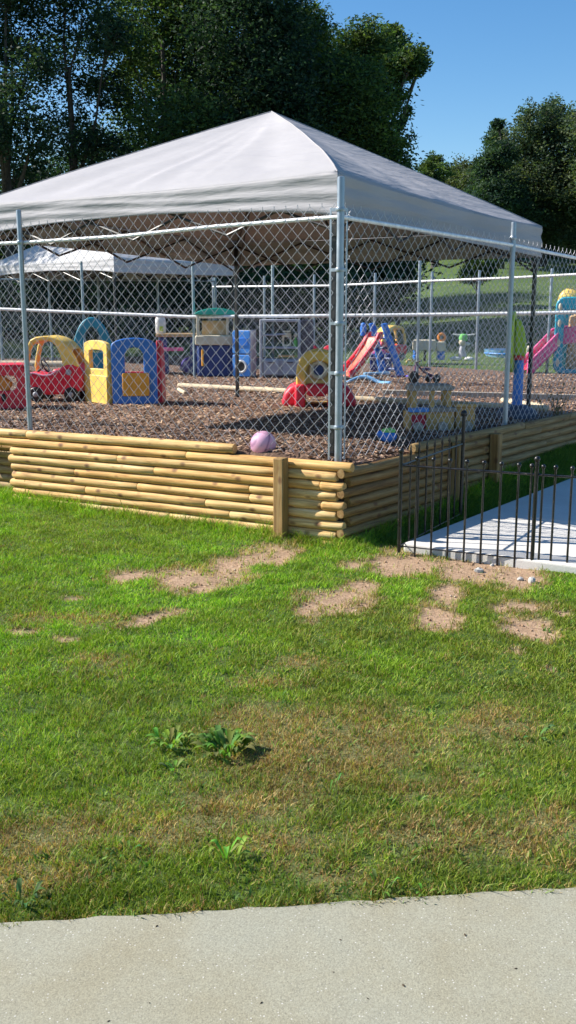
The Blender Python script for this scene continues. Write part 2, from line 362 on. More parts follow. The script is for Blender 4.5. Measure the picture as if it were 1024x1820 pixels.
GX, GY = np.meshgrid(xs, ys); gx, gy = GX.ravel(), GY.ravel(); gzv = gz(gx, gy)
px, py = proj(gx, np.maximum(gy, .4), gzv); bm_ = mask(px, py, BARE, gx, gy, 4.0)
bm_ = np.where((gy > 1.5) & (gy < 9) & (np.abs(gx) < 4), sstep(bm_ * 1.5), 0)
dr_ = np.where((gy > 1.5) & (gy < 9) & (np.abs(gx) < 4), mask(px, py, DRY, gx, gy, 2.0), 0)
gzv = gzv - .012 * bm_
nx, ny = len(xs), len(ys); ii = np.arange(nx * ny).reshape(ny, nx)
q = np.stack([ii[:-1, :-1], ii[:-1, 1:], ii[1:, 1:], ii[1:, :-1]], -1).reshape(-1, 4)
gob = np_mesh('ground', np.stack([gx, gy, gzv], 1), q, M['ground'], True, np.stack([np.clip(bm_ + .25 * dr_, 0, 1), dr_, 0 * dr_], 1)); tag(gob, kind='structure')

# pavement in front: one slab with a slightly worn edge
PA, PB = P(0, 1648, LAWN).xy, P(1024, 1583, LAWN).xy; pd = (PB - PA).normalized(); pn = Vector((pd.y, -pd.x)); pn = pn if pn.y < 0 else -pn
m = MB(); N = 240; a0 = PA - pd * 5; ztop = LAWN + .012
top = []
for i in range(N + 1):
    p = a0 + pd * (12 * i / N); wv = .004 * math.sin(i * 1.7) * math.sin(i * .37) + random.uniform(-.005, .005); top.append(p + pn * wv)
vs = [(p.x, p.y, ztop) for p in top] + [(p.x + pn.x * 3.5, p.y + pn.y * 3.5, ztop) for p in top] + [(p.x, p.y, ztop - .1) for p in top]
m.add(vs, [(i, i + 1, N + 1 + i + 1, N + 1 + i) for i in range(N)] + [(i, 2 * N + 2 + i, 2 * N + 3 + i, i + 1) for i in range(N)])
tag(m.build('pavement', M['pavement'], smooth=False), kind='structure')
# patio slab
m = MB(); zt = LAWN + .065
def slab_pt(a, b): p = SK + SF * a + SD * b; return (p.x, p.y)
pts = [slab_pt(0, 0), slab_pt(7, 0), slab_pt(7, 12), slab_pt(0, 12)]
m.add([(x, y, zt) for x, y in pts] + [(x, y, LAWN - .1) for x, y in pts], [(0, 1, 2, 3), (0, 4, 5, 1), (1, 5, 6, 2), (2, 6, 7, 3), (3, 7, 4, 0)])
tag(m.build('patio', M['slab'], smooth=False, bevel=.02, seg=3), kind='structure')

# mulch bed
BRL, BRR = at(380, 600, 26.5).xy, at(1024, 600, 20.2).xy      # back fence, right run
BLL = at(-160, 600, 22.5).xy
FRc = WC + NF * .075 + NS * .075; FLc = FRc + U * 11
_e = (BRR - BRL).normalized(); _w = BRR - FRc; _t = (_w.x * _e.y - _w.y * _e.x) / (V.x * _e.y - V.y * _e.x); Brc = FRc + V * _t
na, nb = 260, 260; a = np.concatenate([[0, 0], np.linspace(0, 1, na - 1)[1:]])[None, :]; b = np.concatenate([[0, 0], np.linspace(0, 1, nb - 1)[1:]])[:, None] ** 1.5
_o = .2 * (a * 11 > TL - .12); fx = FRc.x + (FLc.x - FRc.x) * a + NF.x * _o; fy = FRc.y + (FLc.y - FRc.y) * a + NF.y * _o
ka = .45; bx = np.where(a < ka, Brc.x + (BRL.x - Brc.x) * a / ka, BRL.x + (BLL.x - 6 - BRL.x) * (a - ka) / (1 - ka)); by = np.where(a < ka, Brc.y + (BRL.y - Brc.y) * a / ka, BRL.y + (BLL.y - BRL.y) * (a - ka) / (1 - ka))
mx_ = (fx + (bx - fx) * b).ravel(); my_ = (fy + (by - fy) * b).ravel()
def dip(x, y):
    ds = (x - WC.x) * NS.x + (y - WC.y) * NS.y; t = (x - WC.x) * V.x + (y - WC.y) * V.y
    return -.075 * (1 - sstep((ds - .05) / .5)) * (1 - sstep((t - 1.2) / .8))
mz_ = zf(mx_, my_) + dip(mx_, my_) + .05 * (fbm(mx_ * 1.5, my_ * 1.5) - .5) + .035 * (fbm(mx_ * 7, my_ * 7) - .5)
edge_b = np.repeat(np.minimum(np.linspace(0, 1, nb) * 30, 1)[:, None], na, 1).ravel(); mz_ = mz_ - (1 - edge_b) * .05
skirt = np.zeros((nb, na), bool); skirt[0, :] = True; skirt[:, 0] = True; mz_ = np.where(skirt.ravel(), -.3, mz_)
ii = np.arange(na * nb).reshape(nb, na); q = np.stack([ii[:-1, :-1], ii[1:, :-1], ii[1:, 1:], ii[:-1, 1:]], -1).reshape(-1, 4)
tag(np_mesh('mulch_bed', np.stack([mx_, my_, mz_], 1), q, M['mulch'], True), kind='structure')

def chips():
    n = 95000; yy = 7.3 + 13 * rng.random(n) ** 1.4; xx = (rng.random(n) - .5) * (.72 * yy + 2)
    ds = (xx - WC.x) * NS.x + (yy - WC.y) * NS.y; df = (xx - WC.x) * NF.x + (yy - WC.y) * NF.y
    k = (ds > .1) & (df > .1); xx, yy = xx[k], yy[k]; n = len(xx)
    zz = zf(xx, yy) + dip(xx, yy) + .05 * (fbm(xx * 1.5, yy * 1.5) - .5) + .035 * (fbm(xx * 7, yy * 7) - .5) + rng.random(n) * .012
    L = .008 + .026 * rng.random(n) ** 1.6; W = .004 + .008 * rng.random(n); an = rng.random(n) * 6.283; tl = (rng.random(n) - .5) * 1.0; rl = (rng.random(n) - .5) * 1.2
    ax = np.stack([np.cos(an) * np.cos(tl), np.sin(an) * np.cos(tl), np.sin(tl)], 1) * L[:, None]; bx = np.stack([-np.sin(an) * np.cos(rl), np.cos(an) * np.cos(rl), np.sin(rl)], 1) * W[:, None]
    c = np.stack([xx, yy, zz + .006], 1); vs = np.stack([c - ax - bx, c + ax - bx * .7, c + ax * .9 + bx, c - ax + bx * .8], 1).reshape(-1, 3)
    base = np.array([(.34, .21, .14), (.26, .155, .10), (.14, .085, .06), (.52, .36, .235), (.34, .23, .18)])[rng.integers(0, 5, n)] * (.7 + .6 * rng.random((n, 1)))
    return np_mesh('wood_chips', vs, np.arange(4 * n).reshape(-1, 4), M['chip'], False, np.repeat(base, 4, 0))
tag(chips(), 'brown wood chip mulch strewn over the playground floor', 'mulch', kind='stuff')

# ------------------------------------------------------------------ lawn grass
def blades(xx, yy, hgt, wid, colr):
    n = len(xx); zz = gz(xx, yy) - .006; an = rng.random(n) * 6.283; ln = hgt * (.25 + .75 * rng.random(n)); wa = rng.random(n) * 6.283
    base = np.stack([xx, yy, zz], 1); lean = np.stack([np.cos(an), np.sin(an), 0 * an], 1) * ln[:, None]; up = np.zeros((n, 3)); up[:, 2] = hgt
    wv = np.stack([np.cos(wa), np.sin(wa), 0 * wa], 1) * wid[:, None]
    mid = base + lean * .32 + up * .55; tip = base + lean + up * .92
    vs = np.stack([base - wv, base + wv, mid + wv * .8, mid - wv * .8, tip + wv * .12, tip - wv * .12], 1).reshape(-1, 3)
    k = np.arange(n)[:, None] * 6; q = np.concatenate([k + np.array([[0, 1, 2, 3]]), k + np.array([[3, 2, 4, 5]])], 0)
    sh = np.repeat(colr, 6, 0)
    return vs, q, sh
def lawn():
    V_, Q_, C_ = [], [], []; off = 0
    def push(t):
        nonlocal off
        V_.append(t[0]); Q_.append(t[1] + off); C_.append(t[2]); off += len(t[0])
    n = 1150000; yy = 2.2 + 7.5 * rng.random(n) ** 1.28; xx = (rng.random(n) - .5) * (.70 * yy + 3.4)
    df = (xx - WC.x) * NF.x + (yy - WC.y) * NF.y; ds = (xx - WC.x) * NS.x + (yy - WC.y) * NS.y
    sa = (xx - SK.x) * SF.y * -1 + (yy - SK.y) * SF.x; dslab_side = (xx - SK.x) * SD.y - (yy - SK.y) * SD.x     # >0: slab side
    dslab_front = (xx - SK.x) * SF.x * 0 + ((yy - SK.y) * SF.x - (xx - SK.x) * SF.y)                             # >0: beyond front edge
    onslab = (dslab_side > -.0) & (dslab_front > -.01); dpav = (xx - PA.x) * pn.x + (yy - PA.y) * pn.y
    pxx, pyy = proj(xx, yy, gz(xx, yy)); ba = mask(pxx, pyy, BARE, xx, yy, 4.0); dry = mask(pxx, pyy, DRY, xx, yy, 2.0)
    keep = ~((df > np.where((xx - WC.x) * U.x + (yy - WC.y) * U.y > TL, .14, -.02)) & (ds > -.02)) & ~onslab & (dpav < .07 * (fbm(xx * 13, yy * 13) - .42) + .02 * (fbm(xx * 60, yy * 60) - .4)) & (rng.random(n) > sstep(ba * 1.2) * .985) & (rng.random(n) < .45 + .75 * fbm(xx * 6 + 4, yy * 6))
    xx, yy, df, ds, dry, ba, dpav, pyy, pxx = [t[keep] for t in (xx, yy, df, ds, dry, ba, dpav, pyy, pxx)]; n = len(xx)
    pat = fbm(xx * 1.6 + 3, yy * 1.6 + 11); clump = fbm(xx * 11, yy * 11)
    h = (.012 + .025 * rng.random(n)) * (.35 + 1.4 * clump)
    dwall = np.where(df > -2, np.maximum(-df, -ds), 9); dw = np.maximum(np.maximum(-df, -ds), 0)
    tall = np.exp(-(np.maximum(np.maximum(-df, 0), np.maximum(-ds, 0)) / .13) ** 2) * (.35 + .9 * fbm(xx * 4, yy * 4 + 8))
    h = h * (1 + 3.6 * tall)
    wd = .0010 + .0013 * rng.random(n); wd *= np.where(yy > 4.5, 1.35, 1.0)
    g = np.array([(.16, .33, .018), (.23, .39, .025), (.10, .235, .016), (.28, .39, .04)])[rng.integers(0, 4, n)]
    yel = np.array((.40, .38, .07)); str_ = np.array([(.5, .39, .16), (.37, .225, .08), (.30, .19, .085)])[rng.integers(0, 3, n)]
    lush = np.clip(sstep((pat - .33) * 3.2) * .75 + .35 * (pxx < 520), 0, 1) * np.clip((1250 - pyy) / 300 + .8 - pxx / 2200, .25, 1)
    c = g * (.75 + .5 * lush[:, None]) + (yel - g) * (.26 * (1 - lush))[:, None]
    pdry = np.clip(dry * .8 + .08 + .1 * (1 - lush) + .35 * (ba > .15) + .4 * sstep(1 + dpav / .07), 0, .85); isd = rng.random(n) < pdry
    c = np.where(isd[:, None], str_, c); h = np.where(isd, h * .8, h); c = np.where((ba > .25)[:, None] & (rng.random(n) < .5)[:, None], np.array((.46, .36, .2)), c)
    edge = np.clip(1 + dpav / .3, 0, 1); c = c * (1 - .35 * edge[:, None] * (~isd)[:, None])
    c *= (.7 + .6 * rng.random((n, 1))) * (.62 + .76 * fbm(xx * 7 + 31, yy * 7))[:, None]; push(blades(xx, yy, h, wd, c))
    # scattered taller blades
    k = rng.random(n) < .005; nk = int(k.sum()); push(blades(xx[k], yy[k], h[k] * 1.9 + .012, wd[k] * 1.3, np.array((.2, .26, .06)) * (.6 + .7 * rng.random((nk, 1)))))
    nc = 1500; ci_ = rng.integers(0, n, nc); kk_ = 6; cxx = np.repeat(xx[ci_], kk_) + rng.normal(size=nc * kk_) * .016; cyy = np.repeat(yy[ci_], kk_) + rng.normal(size=nc * kk_) * .016; nn = nc * kk_
    push(blades(cxx, cyy, .018 + .018 * rng.random(nn), .003 + .0035 * rng.random(nn), np.repeat(np.array([(.15, .27, .05), (.11, .22, .05), (.2, .31, .07)])[rng.integers(0, 3, nc)] * (.7 + .5 * rng.random((nc, 1))), kk_, 0)))
    n = 70000; t_ = rng.random(n) * 5.2; d_ = rng.random(n) ** .9 * .75; xx = WC.x + V.x * t_ - NS.x * d_; yy = WC.y + V.y * t_ - NS.y * d_
    ds2 = (xx - SK.x) * SD.y - (yy - SK.y) * SD.x; k = (ds2 < 0) & (t_ > .25); xx, yy = xx[k], yy[k]; n = len(xx)
    push(blades(xx, yy, (.03 + .05 * rng.random(n)), .0018 + .001 * rng.random(n), np.array([(.1, .2, .02), (.07, .15, .02), (.14, .22, .04)])[rng.integers(0, 3, n)] * (.7 + .6 * rng.random((n, 1)))))
    return np_mesh('grass', np.concatenate(V_), np.concatenate(Q_), M['grass'], True, np.concatenate(C_))
tag(lawn(), 'short patchy lawn grass with dry straw coloured areas', 'grass', kind='stuff')
def crumbs():                                      # clods and grit on the bare earth, grit on the pavement
    n = 15000; yy = 2.2 + 6 * rng.random(n); xx = (rng.random(n) - .5) * (.66 * yy + 2); pxx, pyy = proj(xx, yy, gz(xx, yy)); ba = mask(pxx, pyy, BARE, xx, yy, 4.0)
    k = ba > .3; xx, yy = xx[k], yy[k]; n = len(xx); zz = gz(xx, yy) - .01; s = .002 + .010 * rng.random(n) ** 4
    t = np.array([(1, 0, 0), (0, 1, 0), (-1, 0, 0), (0, -1, 0), (0, 0, .9), (0, 0, -.6)]); c = np.stack([xx, yy, zz + s * .3], 1)
    vs = (c[:, None, :] + t[None] * s[:, None, None] * (.7 + .6 * rng.random((n, 6, 1)))).reshape(-1, 3)
    fq = np.array([(0, 1, 4), (1, 2, 4), (2, 3, 4), (3, 0, 4), (1, 0, 5), (2, 1, 5), (3, 2, 5), (0, 3, 5)]); q = (np.arange(n)[:, None, None] * 6 + fq[None]).reshape(-1, 3)
    b = np.array([(.38, .25, .155), (.33, .21, .13), (.5, .40, .30), (.27, .17, .1)])[rng.integers(0, 4, n)]
    return np_mesh('gravel', vs, q, M['chip'], False, np.repeat(b, 6, 0))
tag(crumbs(), 'crumbs of earth and grit on the bare patches', 'gravel', kind='stuff')
def litter():
    n = 90; t = rng.random((n, 2)); vs = []; c = []
    for i in range(n):
        p = a0 + pd * (3.2 + 5 * t[i, 0]) + pn * (.06 + 1.0 * t[i, 1]); an = random.random() * 6.28; L = random.uniform(.003, .0085); W = L * random.uniform(.25, .6)
        ax = Vector((math.cos(an), math.sin(an), 0)); bx = Vector((-math.sin(an), math.cos(an), 0)); o = Vector((p.x, p.y, ztop + .001))
        vs += [o - ax * L, o + bx * W, o + ax * L, o - bx * W, o + Vector((0, 0, W * 1.2))]; c += [random.choice([(.03, .022, .015), (.08, .06, .04), (.15, .12, .08)])] * 5
    q = (np.arange(n)[:, None, None] * 5 + np.array([(0, 1, 4), (1, 2, 4), (2, 3, 4), (3, 0, 4)])[None]).reshape(-1, 3)
    return np_mesh('litter', np.array([tuple(v) for v in vs]), q, M['chip'], False, np.array(c))
tag(litter(), 'tiny dark seeds and bits scattered on the concrete pavement', 'litter', kind='stuff')

# weeds in the lawn
def weed(px_, py_, rad, n, hgt, colr, label, group=None, lw=.3):
    p = P(px_, py_, LAWN); p.z = float(gz(p.x, p.y)); V_, Q_, C_ = [], [], []
    for i in range(n):
        an = random.random() * 6.283; rr = rad * random.random() ** .6 * .75; b = Vector((math.cos(an) * rr, math.sin(an) * rr, 0)); a2 = an + random.uniform(-.9, .9)
        L = rad * random.uniform(.45, .85) if rad > .05 else rad * random.uniform(.9, 1.3); W = L * lw * random.uniform(.7, 1.1); dirv = Vector((math.cos(a2), math.sin(a2), 0)); sd_ = Vector((-math.sin(a2), math.cos(a2), 0)); h = hgt * random.uniform(.5, 1.1)
        cc = [c * random.uniform(.65, 1.3) for c in colr]; k = len(V_)
        for s, wd, z in ((0, .18, 0), (.3, .8, .6), (.6, 1, .95), (.85, .6, .9), (1, .05, .75)):
            o = b + dirv * L * s + Vector((0, 0, h * z)); V_ += [o - sd_ * W * wd * .5 + Vector((0, 0, W * .15)), o, o + sd_ * W * wd * .5 + Vector((0, 0, W * .15))]; C_ += [cc] * 3
        for r_ in range(4):
            for j in range(2): s0 = k + r_ * 3 + j; Q_.append((s0, s0 + 1, s0 + 4, s0 + 3))
    o = np_mesh('broadleaf_weed', np.array([tuple(v) for v in V_]), np.array(Q_), M['leaf'], True, np.array(C_)); o.location = p
    return tag(o, label, 'weed', group)
G = 'weeds growing in the lawn'
weed(402, 1335, .105, 80, .07, (.15, .24, .05), 'largest dark clump of broad weed leaves in the dry lawn', G, .36)
weed(302, 1325, .085, 34, .055, (.19, .30, .06), 'bright green leafy weed clump just left of the largest clump', G, .38)
weed(403, 1530, .05, 7, .075, (.2, .32, .06), 'pale upright weed with two big leaves in front of the weed clumps', G, .4)
weed(225, 1515, .055, 7, .03, (.1, .19, .05), 'small flat weed in brownish grass near the left pavement edge', G, .3)
weed(672, 1582, .055, 8, .05, (.16, .28, .05), 'light green weed leaning over the pavement edge', G, .3)
weed(750, 1588, .03, 4, .03, (.2, .3, .06), 'single small leaf sprouting onto the pavement edge', G, .4)
weed(590, 1410, .06, 8, .06, (.13, .2, .05), 'thin upright weed in the middle of the lawn right of the clumps', G, .22)
weed(40, 1600, .07, 12, .05, (.08, .15, .05), 'low weed at the left end of the pavement edge', G, .3)
weed(310, 1365, .04, 8, .03, (.18, .28, .06), 'tiny yellow green weed below the bright leafy clump', G, .4)
weed(955, 1310, .05, 8, .04, (.12, .2, .06), 'small green weed at the right side of the lawn', G, .3)
# stones by the iron fence
def stone(px_, py_, r, label, c=(.5, .47, .43)):
    p = P(px_, py_, LAWN); m = MB(); m.ball((0, 0, r * .4), r, 9, 6, (1.25, .85, .7)); m.v = [tuple(q_ * random.uniform(.82, 1.15) for q_ in v) for v in m.v]
    o = m.build('stone', concrete_stone, bevel=r * .12); o.location = (p.x, p.y, float(gz(p.x, p.y)) - .012); o.rotation_euler[2] = random.random() * 3
    tag(o, label, 'stone', 'pale stones on the bare earth by the iron fence')
concrete_stone = concrete('pale_stone', [(.3, (.42, .4, .37)), (.7, (.6, .58, .54))], .6)
stone(851, 1014, .03, 'pale rounded stone in the dirt under the iron fence'); stone(945, 1032, .034, 'whitish stone at the foot of the middle iron fence post'); stone(875, 1003, .016, 'small pebble close under the iron fence pickets')
stone(925, 1028, .022, 'greyish stone just left of the whitish stone by the iron fence post')

# ------------------------------------------------------------------ log walls
PT = .079                                          # course height
def log(parent, p0, p1, r=.0405, mat='log', endcut=0, lbl=None):
    p0, p1 = Vector(p0), Vector(p1); d = p1 - p0; L = d.length; m = MB(); k = max(6, int(L / .18)); pts = []; rs = []
    for i in range(k + 1):
        t = i / k; pts.append((L * t, random.uniform(-.0015, .0015), random.uniform(-.001, .001))); rs.append(r * random.uniform(.965, 1.035))
    pts = [(0.0, 0, 0), (.008, 0, 0)] + pts[1:-1] + [(L - .008, 0, 0), (L, 0, 0)]; rs = [r * .86, r * .97] + rs[1:-1] + [r * .97, r * .86]
    m.tube(pts, rs, 14); o = m.build('log', M[mat], parent); o.location = p0; o.rotation_euler = d.to_track_quat('X', 'Z').to_euler()
    if lbl: o['label'] = lbl
    return o
def wpt(t, z, dirv, off): p = WC + dirv * t + off; return (p.x, p.y, z - ((.028 + .017 * t) if dirv is U else 0))
fw = thing('log_wall', 'sunlit low retaining wall of stacked peeled logs in front of the chain link fence', 'wall', (WC.x, WC.y, 0))
sw = thing('log_wall', 'shaded log retaining wall running back along the narrow grass bank beside the patio', 'wall', (WC.x, WC.y, 0))
W0 = Vector((WC.x, WC.y, 0)); r0 = .041
def front_t(px_):                                  # distance along the front wall for a photo column
    d = ray(px_, 850); k = d.x / d.y; return (WC.x - k * WC.y) / (k * U.y - U.x)
tl = front_t(17)
joints = {0: [1.55], 1: [2.32, .62], 2: [.23, 1.9], 3: [2.85, .9], 4: [.9, .22, 2.1], 5: [2.72, 1.35], 6: [1.1], 7: [1.75], 8: [1.2], 9: [2.0]}
def loc(v, root): return Vector(v) - root.location
for kx in range(10):
    z = .53 - PT * kx; offv = NF * (r0 + random.uniform(-.004, .004)); end0 = .02 if kx % 2 == 0 else .085
    if kx == 0: end0 = -.045
    left = tl + random.uniform(-.03, .03) + (0.7 if kx == 0 else 0)
    cuts = sorted([end0] + [j for j in joints[kx] if j < left - .1] + [left])
    for i in range(len(cuts) - 1):
        log(fw, loc(wpt(cuts[i] + .002, z + random.uniform(-.002, .002), U, offv), fw), loc(wpt(cuts[i + 1] - .002, z + random.uniform(-.002, .002), U, offv), fw), r0 * random.uniform(.96, 1.02))
te = front_t(412)
log(fw, loc(wpt(te, .612, U, NF * .05), fw), loc(wpt(tl - .24, .612, U, NF * .05), fw), .043)
log(fw, loc(wpt(tl - .23, .612, U, NF * .055), fw), loc(wpt(tl + 1.2, .612, U, NF * .055), fw), .042)
# recessed length to the left, its shade put in by the darker wood
for kx in range(1, 10):
    log(fw, loc(wpt(tl - .08, .53 - PT * kx, U, NF * .22), fw), loc(wpt(tl + 1.2, .53 - PT * kx, U, NF * .22), fw), r0, 'post_and_shade')
# front post
def post(parent, c, ztop_, zbot, a, s=.085, rz=0):
    m = MB(); h = ztop_ - zbot; m.box((h / 2, 0, 0), (h, s, s)); o = m.build('post', M['post_and_shade'], parent, bevel=.008)
    # stood upright: length along local z
    o.location = Vector((c[0], c[1], zbot)) - parent.location; o.rotation_euler = (0, -math.pi / 2, a); return o
ua = math.atan2(U.y, U.x); va = math.atan2(V.y, V.x)
pp = WC + U * front_t(505) - NF * .05; post(fw, pp, .545, -.3, ua, .092)
# side wall
def side_t(px_):
    d = ray(px_, 800); k = d.x / d.y; return (WC.x - k * WC.y) / (k * V.y - V.x)
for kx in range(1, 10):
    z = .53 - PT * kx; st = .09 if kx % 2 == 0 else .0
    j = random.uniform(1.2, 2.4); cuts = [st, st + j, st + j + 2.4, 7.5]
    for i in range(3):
        log(sw, loc(wpt(cuts[i] + .002, z, V, NS * r0), sw), loc(wpt(cuts[i + 1] - .002, z, V, NS * r0), sw), r0 * random.uniform(.96, 1.02), 'sidelog_shaded')
log(sw, loc(wpt(side_t(742), .53, V, NS * .05), sw), loc(wpt(side_t(934), .525, V, NS * .05), sw), .042, 'sidelog_shaded')
log(sw, loc(wpt(side_t(936), .515, V, NS * .055), sw), loc(wpt(7.5, .515, V, NS * .055), sw), .041, 'sidelog_shaded')
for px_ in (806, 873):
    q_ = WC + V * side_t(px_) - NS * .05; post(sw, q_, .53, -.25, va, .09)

# ------------------------------------------------------------------ chain link fences
def chainlink(parent, a, b, z0a, z0b, h, w=.107, r=.0019, n=5, mat='wire', tips=True, lab=None):
    a, b = Vector(a), Vector(b); d = b - a; L = d.length; d = d / L; nrm = Vector((-d.y, d.x)); hw = w / 2; nw = int(L / hw); nz = int(h / hw)
    i = np.arange(nw)[:, None]; j = np.arange(nz + 1)[None, :]
    par = (i + j) % 2; x = (i + par) * hw + 0 * j; z = j * hw + 0 * i; dep = np.where(par == 0, 1, -1) * r * .9
    # rounded elbows: three points at every bend
    X, Z, D = [], [], []
    e = .06
    for k in range(nz + 1):
        xk, zk, dk = x[:, k], z[:, k] + 0.0, dep[:, k]
        prv = x[:, k - 1] if k > 0 else xk; nxt = x[:, k + 1] if k < nz else xk
        if k == 0: X += [xk]; Z += [zk]; D += [dk]
        elif k == nz:
            X += [xk, xk]; Z += [zk, zk + hw * .35]; D += [dk, -dk * 2]
        else:
            X += [xk + (prv - xk) * e, xk + (nxt - xk) * e]; Z += [zk - hw * e, zk + hw * e]; D += [dk, dk]
    X = np.stack(X, 1); Z = np.stack(Z, 1); D = np.stack(D, 1); m_ = X.shape[1]
    X = X + .004 * np.sin(Z * 9 + X * 3); sag = 0
    t = X / L; px0 = a.x + d.x * X + nrm.x * D; py0 = a.y + d.y * X + nrm.y * D; pz0 = z0a + (z0b - z0a) * t + Z
    ang = 2 * np.pi * np.arange(n) / n; rr = r * 1.25
    ox = d.x * np.cos(ang) * rr + nrm.x * np.sin(ang) * rr; oy = d.y * np.cos(ang) * rr + nrm.y * np.sin(ang) * rr; oz = np.zeros(n)
    vs = np.stack([px0[..., None] + ox, py0[..., None] + oy, pz0[..., None] + oz], -1).reshape(-1, 3)
    ii = np.arange(nw * m_ * n).reshape(nw, m_, n); A = ii[:, :-1, :]; B = np.roll(A, -1, 2); Cc = ii[:, 1:, :]; Dd = np.roll(Cc, -1, 2)
    q_ = np.stack([A, B, Dd, Cc], -1).reshape(-1, 4); vs = vs - np.array(parent.location)
    return np_mesh('mesh', vs, q_, M[mat], True, parent=parent)
def fpost(parent, p, z0, z1, r, mat='galv', cap=True, lean=(0, 0)):
    m = MB(); h = z1 - z0; m.lathe([(r, 0), (r, h * .5), (r, h - r * .8), (r * .95, h - .004), (r * .6, h)] if cap else [(r, 0), (r, h)], 14)
    o = m.build('post', M[mat], parent); o.location = Vector((p[0], p[1], z0)) - parent.location; o.rotation_euler = (lean[0], lean[1], 0); return o
def rail(parent, pts, r, mat='rail', name='rail'):
    m = MB(); m.tube([Vector(p) - parent.location for p in pts], r, 10); return m.build(name, M[mat], parent)
FC = P(601, 812, .56).xy; FR = FC + V * 2.92; FL = P(54, 762, .56).xy; fu = (FL - FC).normalized()
f1 = thing('chain_link_fence', 'tall chain link fence of the front corner standing behind the log walls', 'fence', (FC.x, FC.y, .5))
zc, zl, zr = .54, .55, .47
RH = 1.84
FL2 = FC + fu * 6.4; FR2 = FC + V * 9
chainlink(f1, FC + fu * .06, FL2, zc, zl, RH + .1); chainlink(f1, FC + V * .06, FR2, zc, zr - .25, RH + .1)
cp = fpost(f1, FC, .4, .54 + 2.13, .028)
fpost(f1, FL, .4, .54 + 2.06, .024); fpost(f1, FR, .35, .47 + 2.06, .026); fpost(f1, FC + V * 6.0, .3, .4 + 2.06, .028); fpost(f1, FC + fu * 6.3, .4, .54 + 2.06, .028)
def z_at(t, a, b): return a + (b - a) * t
ro = NF * .045
rail(f1, [(FC.x, FC.y, zc + RH), *( (FC.x + fu.x * s + NF.x * .03, FC.y + fu.y * s + NF.y * .03, zc + RH - .075 * min(s / 3.3, 1) + .01 * math.sin(s * 2)) for s in (.3, 1.2, 2.2, 3.3, 4.6, 6.3))], .0168)
rail(f1, [(FC.x, FC.y, zc + RH), (FR.x, FR.y, zr + RH), (FR2.x, FR2.y, zr - .25 + RH)], .0175)
for zz in (.2, .62, 1.0, 1.4, 1.84):
    m = MB(); m.lathe([(.036, 0), (.038, .004), (.038, .024), (.036, .028)], 14, (0, 0, zz + .04)); m.box((fu.x * .055, fu.y * .055, zz + .054), (.05, .012, .024), Matrix.Rotation(math.atan2(fu.y, fu.x), 3, 'Z')); m.box((V.x * .05, V.y * .05, zz + .054), (.05, .012, .024), Matrix.Rotation(va, 3, 'Z'))
    o = m.build('brace_band', M['galv'], f1); o.location = (0, 0, zc - .5)
for dv in (fu, V):
    m = MB(); m.box((0, 0, .95), (.016, .005, 1.92), None); o = m.build('tension_bar', M['galv'], f1, bevel=.001); o.location = (dv.x * .085, dv.y * .085, zc - .5); o.rotation_euler = (0, 0, math.atan2(dv.y, dv.x))
for pt, dz in ((FL, -.07), (FR, -.0)):
    m = MB(); m.lathe([(.03, 0), (.034, .006), (.034, .03), (.03, .036)], 12, (0, 0, 0)); o = m.build('rail_clamp', M['galv'], f1); o.location = (pt.x - FC.x, pt.y - FC.y, .0 + zc - .5 + RH + dz - .02)

# divider fence, four feet of mesh on tall posts
DA, DB = P2(741, 681).xy, P2(345, 668).xy; dd = (DA - DB).normalized()
f2 = thing('chain_link_fence', 'low dividing chain link fence with white top rail across the middle of the playground', 'fence', (DA.x, DA.y, .46))
E1, E2 = DA + dd * 4.6, DB - dd * 5.5; zd = .46
chainlink(f2, E2, E1, zd + .04, zd + .04, 1.2, .107, .002, 4)
def dcol(px_):
    k = ray(px_, 600).x / ray(px_, 600).y; t = (k * DA.y - DA.x) / (dd.x - k * dd.y); return DA + dd * t
for px_ in (150, 345, 485, 608, 743): fpost(f2, dcol(px_), zd - .1, zd + 2.1, .026, 'dull' if px_ < 500 else 'galv')
fpost(f2, E1, zd - .1, zd + 2.1, .026); fpost(f2, E2, zd - .1, zd + 2.1, .026)
dn = Vector((dd.y, -dd.x)) * .04; dn = dn if dn.y < 0 else -dn
def railz(px_, py_): p = dcol(px_) + dn; d = ray(px_, py_); return (p.x, p.y, EYE + d.z * p.y / d.y)
rail(f2, [railz(-60, 546), railz(0, 549), railz(170, 556), railz(340, 563), railz(480, 562), railz(690, 560), railz(920, 557), railz(1024, 555)], .03)

# back fences
f3 = thing('chain_link_fence', 'farthest chain link fence under the shady trees at the back left', 'fence', (BLL.x, BLL.y, .45))
BLR = at(384, 600, 24.6).xy
chainlink(f3, BLL, BLR, .46, .46, 1.88, .107, .002, 4, 'dull')
bd = BLR - BLL
for t in (.0, .28, .44, .6, .8, 1.0): q_ = BLL + bd * t; fpost(f3, q_, .3, .46 + 1.95, .03, 'dull')
rail(f3, [(BLL.x, BLL.y, 2.33), (BLR.x, BLR.y, 2.33)], .022, 'dull')
f4 = thing('chain_link_fence', 'back chain link fence in the sun at the foot of the grassy hill', 'fence', (BRR.x, BRR.y, .45))
B2 = BRR + (BRR - BRL) * .25
chainlink(f4, BRL, B2, .46, .46, 1.9, .107, .002, 4)
def bcol(px_):
    k = ray(px_, 600).x / ray(px_, 600).y; e = BRR - BRL; t = (k * BRL.y - BRL.x) / (e.x - k * e.y); return BRL + e * t
for px_ in (380, 470, 558, 665, 765, 848, 975): fpost(f4, bcol(px_), .3, .46 + 2.02, .03)
def rz4(px_, py_): p = bcol(px_); d = ray(px_, py_); return (p.x, p.y - .03, EYE + d.z * p.y / d.y)
rail(f4, [rz4(380, 510), rz4(585, 508), rz4(750, 500), rz4(900, 494), rz4(1030, 487), rz4(1150, 480)], .026)

